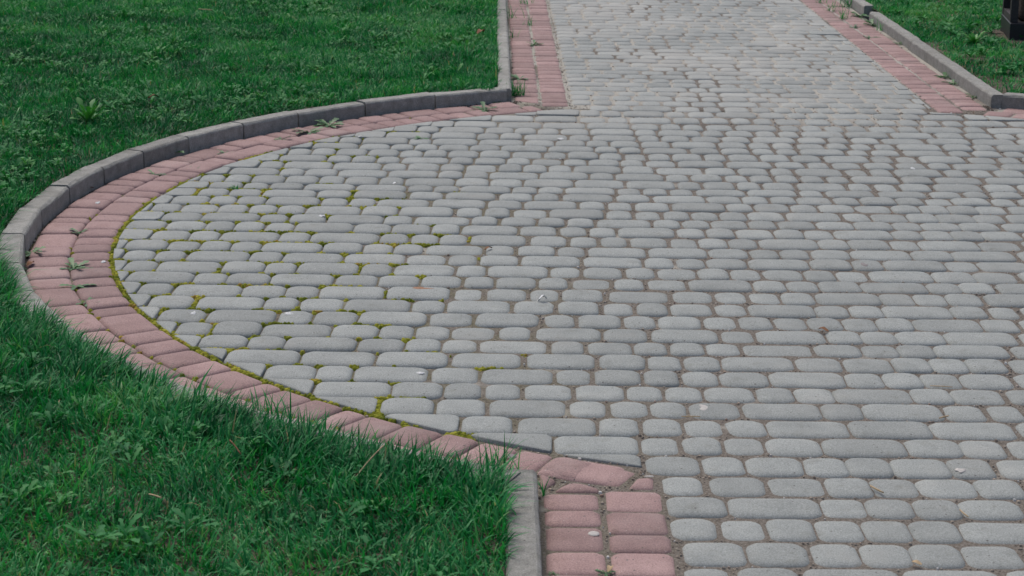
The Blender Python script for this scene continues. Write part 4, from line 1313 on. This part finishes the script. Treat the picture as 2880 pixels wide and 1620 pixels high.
def scrap(name, label, cat, u, v, L, W, mat, hgt=0.012, rot=0.0, group=None, z=0.0):
    """a curled scrap or leaf lying on the stones: a bent sheet with real thickness"""
    x, y = g(u, v)
    n = 6
    V, Fc = [], []
    for side in (0, 1):
        for i in range(n + 1):
            t = i / n
            w = W * (0.15 + 0.85 * math.sin(math.pi * (0.08 + 0.84 * t)))
            zz = 0.0015 + hgt * (math.sin(t * 2.6) ** 2) * 0.6 - side * 0.0006
            V += [(L * (t - 0.5), -w / 2, zz + hgt * 0.3), (L * (t - 0.5), 0, zz), (L * (t - 0.5), w / 2, zz + hgt * 0.15)]
    m = 3 * (n + 1)
    for i in range(n):
        for c in (0, 1):
            a = 3 * i + c
            Fc.append((a, a + 3, a + 4, a + 1)); Fc.append((m + a, m + a + 1, m + a + 4, m + a + 3))
    o = link(name, mesh_py(name, V, Fc), mat)
    o.location = (x, y, z); o.rotation_euler = (0, 0, rot)
    return tag(o, label, cat, group)

scrap('paper_scrap', 'small crumpled white paper scrap standing up on the plaza joint', 'litter', 1525, 848, 0.026, 0.018, M['paper'], 0.022, 0.2)
scrap('paper_scrap', 'thin white scrap on the grey pavers below the upper red arc', 'litter', 1013, 387, 0.02, 0.013, M['paper'], 0.006, 0.2)
scrap('paper_scrap', 'tiny white scrap in the joint under a small upper-plaza paver', 'litter', 1111, 517, 0.018, 0.012, M['paper'], 0.006, 0.7)
scrap('paper_scrap', 'white scrap at the weed on the upper red arc', 'litter', 668, 383, 0.018, 0.014, M['paper'], 0.008, 0.4)
LG = 'dry leaves lying on the paving'
scrap('dry_leaf', 'curled reddish dry leaf in a joint of the wide grey rows', 'leaf', 2316, 931, 0.030, 0.014, M['dry_leaf'], 0.01, 2.5, LG)
scrap('dry_leaf', 'dark dry leaf by a small grey paver in mid plaza', 'leaf', 1373, 702, 0.028, 0.014, M['dry_leaf'], 0.01, 0.6, LG)
scrap('dry_leaf', 'brown dry leaf in the widest bend of the kerb', 'leaf', 86, 745, 0.035, 0.02, M['dry_leaf'], 0.012, 1.3, LG)
scrap('dry_leaf', 'brown dry leaf at the curved kerb foot beside the red arc', 'leaf', 252, 697 - 165, 0.03, 0.016, M['dry_leaf'], 0.01, 0.3, LG)
scrap('dry_leaf', 'tan dry leaf caught in the pinkish paver joint', 'leaf', 1716, 1606, 0.022, 0.012, M['straw'], 0.012, 1.2, LG)
scrap('dry_leaf', 'brown dry leaf in the grass behind the upper kerb', 'leaf', 432, 322, 0.045, 0.03, M['dry_leaf'], 0.02, 0.3, 'dry leaves lying on the large lawn', 0.07)
scrap('dry_leaf', 'dark brown dry leaf in the grass near the footpath kerb', 'leaf', 1352, 137, 0.05, 0.04, M['dry_leaf'], 0.03, 0.9, 'dry leaves lying on the large lawn', 0.08)
scrap('dry_leaf', 'tiny tan dry leaf at the near plaza edge', 'leaf', 2578, 1587, 0.020, 0.012, M['straw'], 0.006, 2.6, LG)

def twig(label, u, v, L, rot, mat=None, rad=0.0017, z=0.003, bend=0.12, group='dry twigs and straws lying about', tilt=0.0):
    x, y = g(u, v, max(z - 0.01, 0))
    V, Fc = [], []
    n, sd = 5, 5
    for i in range(n + 1):
        t = i / n - 0.5
        r_ = rad * (1 - 0.4 * abs(t))
        for k in range(sd):
            a = 2 * math.pi * k / sd
            V.append((L * t, bend * L * (0.25 - t * t) + r_ * math.cos(a), r_ * math.sin(a)))
    for i in range(n):
        for k in range(sd):
            j = (k + 1) % sd
            Fc.append((i * sd + k, (i + 1) * sd + k, (i + 1) * sd + j, i * sd + j))
    Fc += [tuple(range(sd)), tuple(n * sd + k for k in range(sd))[::-1]]
    o = link('twig', mesh_py('twig', V, Fc), mat or M['straw'])
    o.location = (x, y, z); o.rotation_euler = (0, tilt, rot)
    return tag(o, label, 'twig', group)
twig('pale straw stub lying slanted in a joint of the bottom grey rows', 2466, 1379, 0.046, 2.05, rad=0.0022)
twig('short straw stub pointing up between two long grey pavers', 2655, 1176, 0.032, 0.6, rad=0.002)
twig('long thin straw lying along a joint of the right-hand rows', 2647, 1090, 0.055, -0.15, rad=0.0013)
twig('thin straw along the joint under the pale gum blot', 1943, 1175, 0.045, 0.02, rad=0.0015)
twig('short pale straw stub on the bottom right grey pavers', 2711, 1447, 0.04, 1.8, rad=0.0018)
twig('long dry straw leaning in the dark grass near the straight kerb', 1040, 1310, 0.10, 0.9, z=0.085, rad=0.0017, tilt=-0.5)
twig('dry orange straw in the dark grass', 437, 1408, 0.035, -0.6, M['straw'], 0.002, 0.08)
twig('dry straw curl high in the large lawn', 578, 32, 0.09, -0.4, M['straw'], 0.003, 0.085, 0.3)
twig('brown twig sticking in the grass beside a dark hollow', 662, 1270, 0.05, -0.9, M['dry_leaf'], 0.002, 0.08, tilt=0.4)

# ------------------------------------------------------------------ dark metal stand with a rough body, at the edge of the small lawn
def box_mesh(name, x0, x1, y0, y1, z0, z1, bev=0.003):
    V, Fc = [], []
    for z, i in ((z0, bev), (z0 + bev, 0), (z1 - bev, 0), (z1, bev)):
        V += [(x0 + i, y0 + i, z), (x1 - i, y0 + i, z), (x1 - i, y1 - i, z), (x0 + i, y1 - i, z)]
    Fc.append((3, 2, 1, 0)); Fc.append((12, 13, 14, 15))
    for r_ in range(3):
        for i in range(4):
            j = (i + 1) % 4
            Fc.append((r_ * 4 + i, r_ * 4 + j, r_ * 4 + 4 + j, r_ * 4 + 4 + i))
    return mesh_py(name, V, Fc, False)

def tube_mesh(name, axis, L, w, t):
    """hollow square tube, length L along its axis from 0"""
    h, k = w / 2, w / 2 - t
    V = []
    for a in (0, L):
        for q in (h, k):
            V += [(a, -q, -q), (a, q, -q), (a, q, q), (a, -q, q)]
    Fc = []
    for i in range(4):
        j = (i + 1) % 4
        Fc += [(i, j, 8 + j, 8 + i), (4 + j, 4 + i, 12 + i, 12 + j), (j, i, 4 + i, 4 + j), (8 + i, 8 + j, 12 + j, 12 + i)]
    if axis == 'z': V = [(y, z, x) for x, y, z in V]
    if axis == 'y': V = [(z, x, y) for x, y, z in V]
    return mesh_py(name, V, Fc, False)
bx, by = g(2838, 111, 0.045)
st = empty('metal_stand', (bx, by, 0.045))
st.rotation_euler = (0, 0, R(-7))
tag(st, 'dark metal stand holding a rough brown body on the small lawn', 'stand')
link('base', box_mesh('base', 0.0, 0.55, 0.0, 0.42, -0.03, 0.088), M['dark_metal'], st)
for (px_, py_) in ((0.022, 0.05), (0.528, 0.05), (0.022, 0.395), (0.528, 0.395)):
    o = link('post', tube_mesh('post', 'z', 0.80, 0.040, 0.003), M['tube_metal'], st); o.location = (px_, py_, 0.0895)
for px_ in (0.022, 0.528):
    o = link('crossbar', tube_mesh('crossbar', 'y', 0.30, 0.036, 0.004), M['tube_metal'], st); o.location = (px_, -0.002 + 0.076, 0.107)
    o = link('top_rail', tube_mesh('top_rail', 'y', 0.385, 0.040, 0.003), M['tube_metal'], st); o.location = (px_, 0.03, 0.91)
o = link('rail', tube_mesh('rail', 'x', 0.46, 0.018, 0.002), M['pale_metal'], st); o.location = (0.045, 0.37, 0.14)
V, Fc = [], []
n = 20
for z, hw in ((0.0895, 0.200), (0.10, 0.212), (0.3, 0.220), (0.62, 0.228), (0.66, 0.222), (0.66, 0.18), (0.45, 0.17)):
    P = outline(hw, hw * 0.72, 0.05, 5)
    V += [(0.275 + p[0], 0.222 + p[1], z) for p in P]
for r_ in range(6):
    for i in range(n):
        j = (i + 1) % n
        Fc.append((r_ * n + i, r_ * n + j, (r_ + 1) * n + j, (r_ + 1) * n + i))
Fc.append(tuple(6 * n + i for i in range(n))); Fc.append(tuple(range(n))[::-1])
link('body', mesh_py('body', V, Fc), M['rough_body'], st)
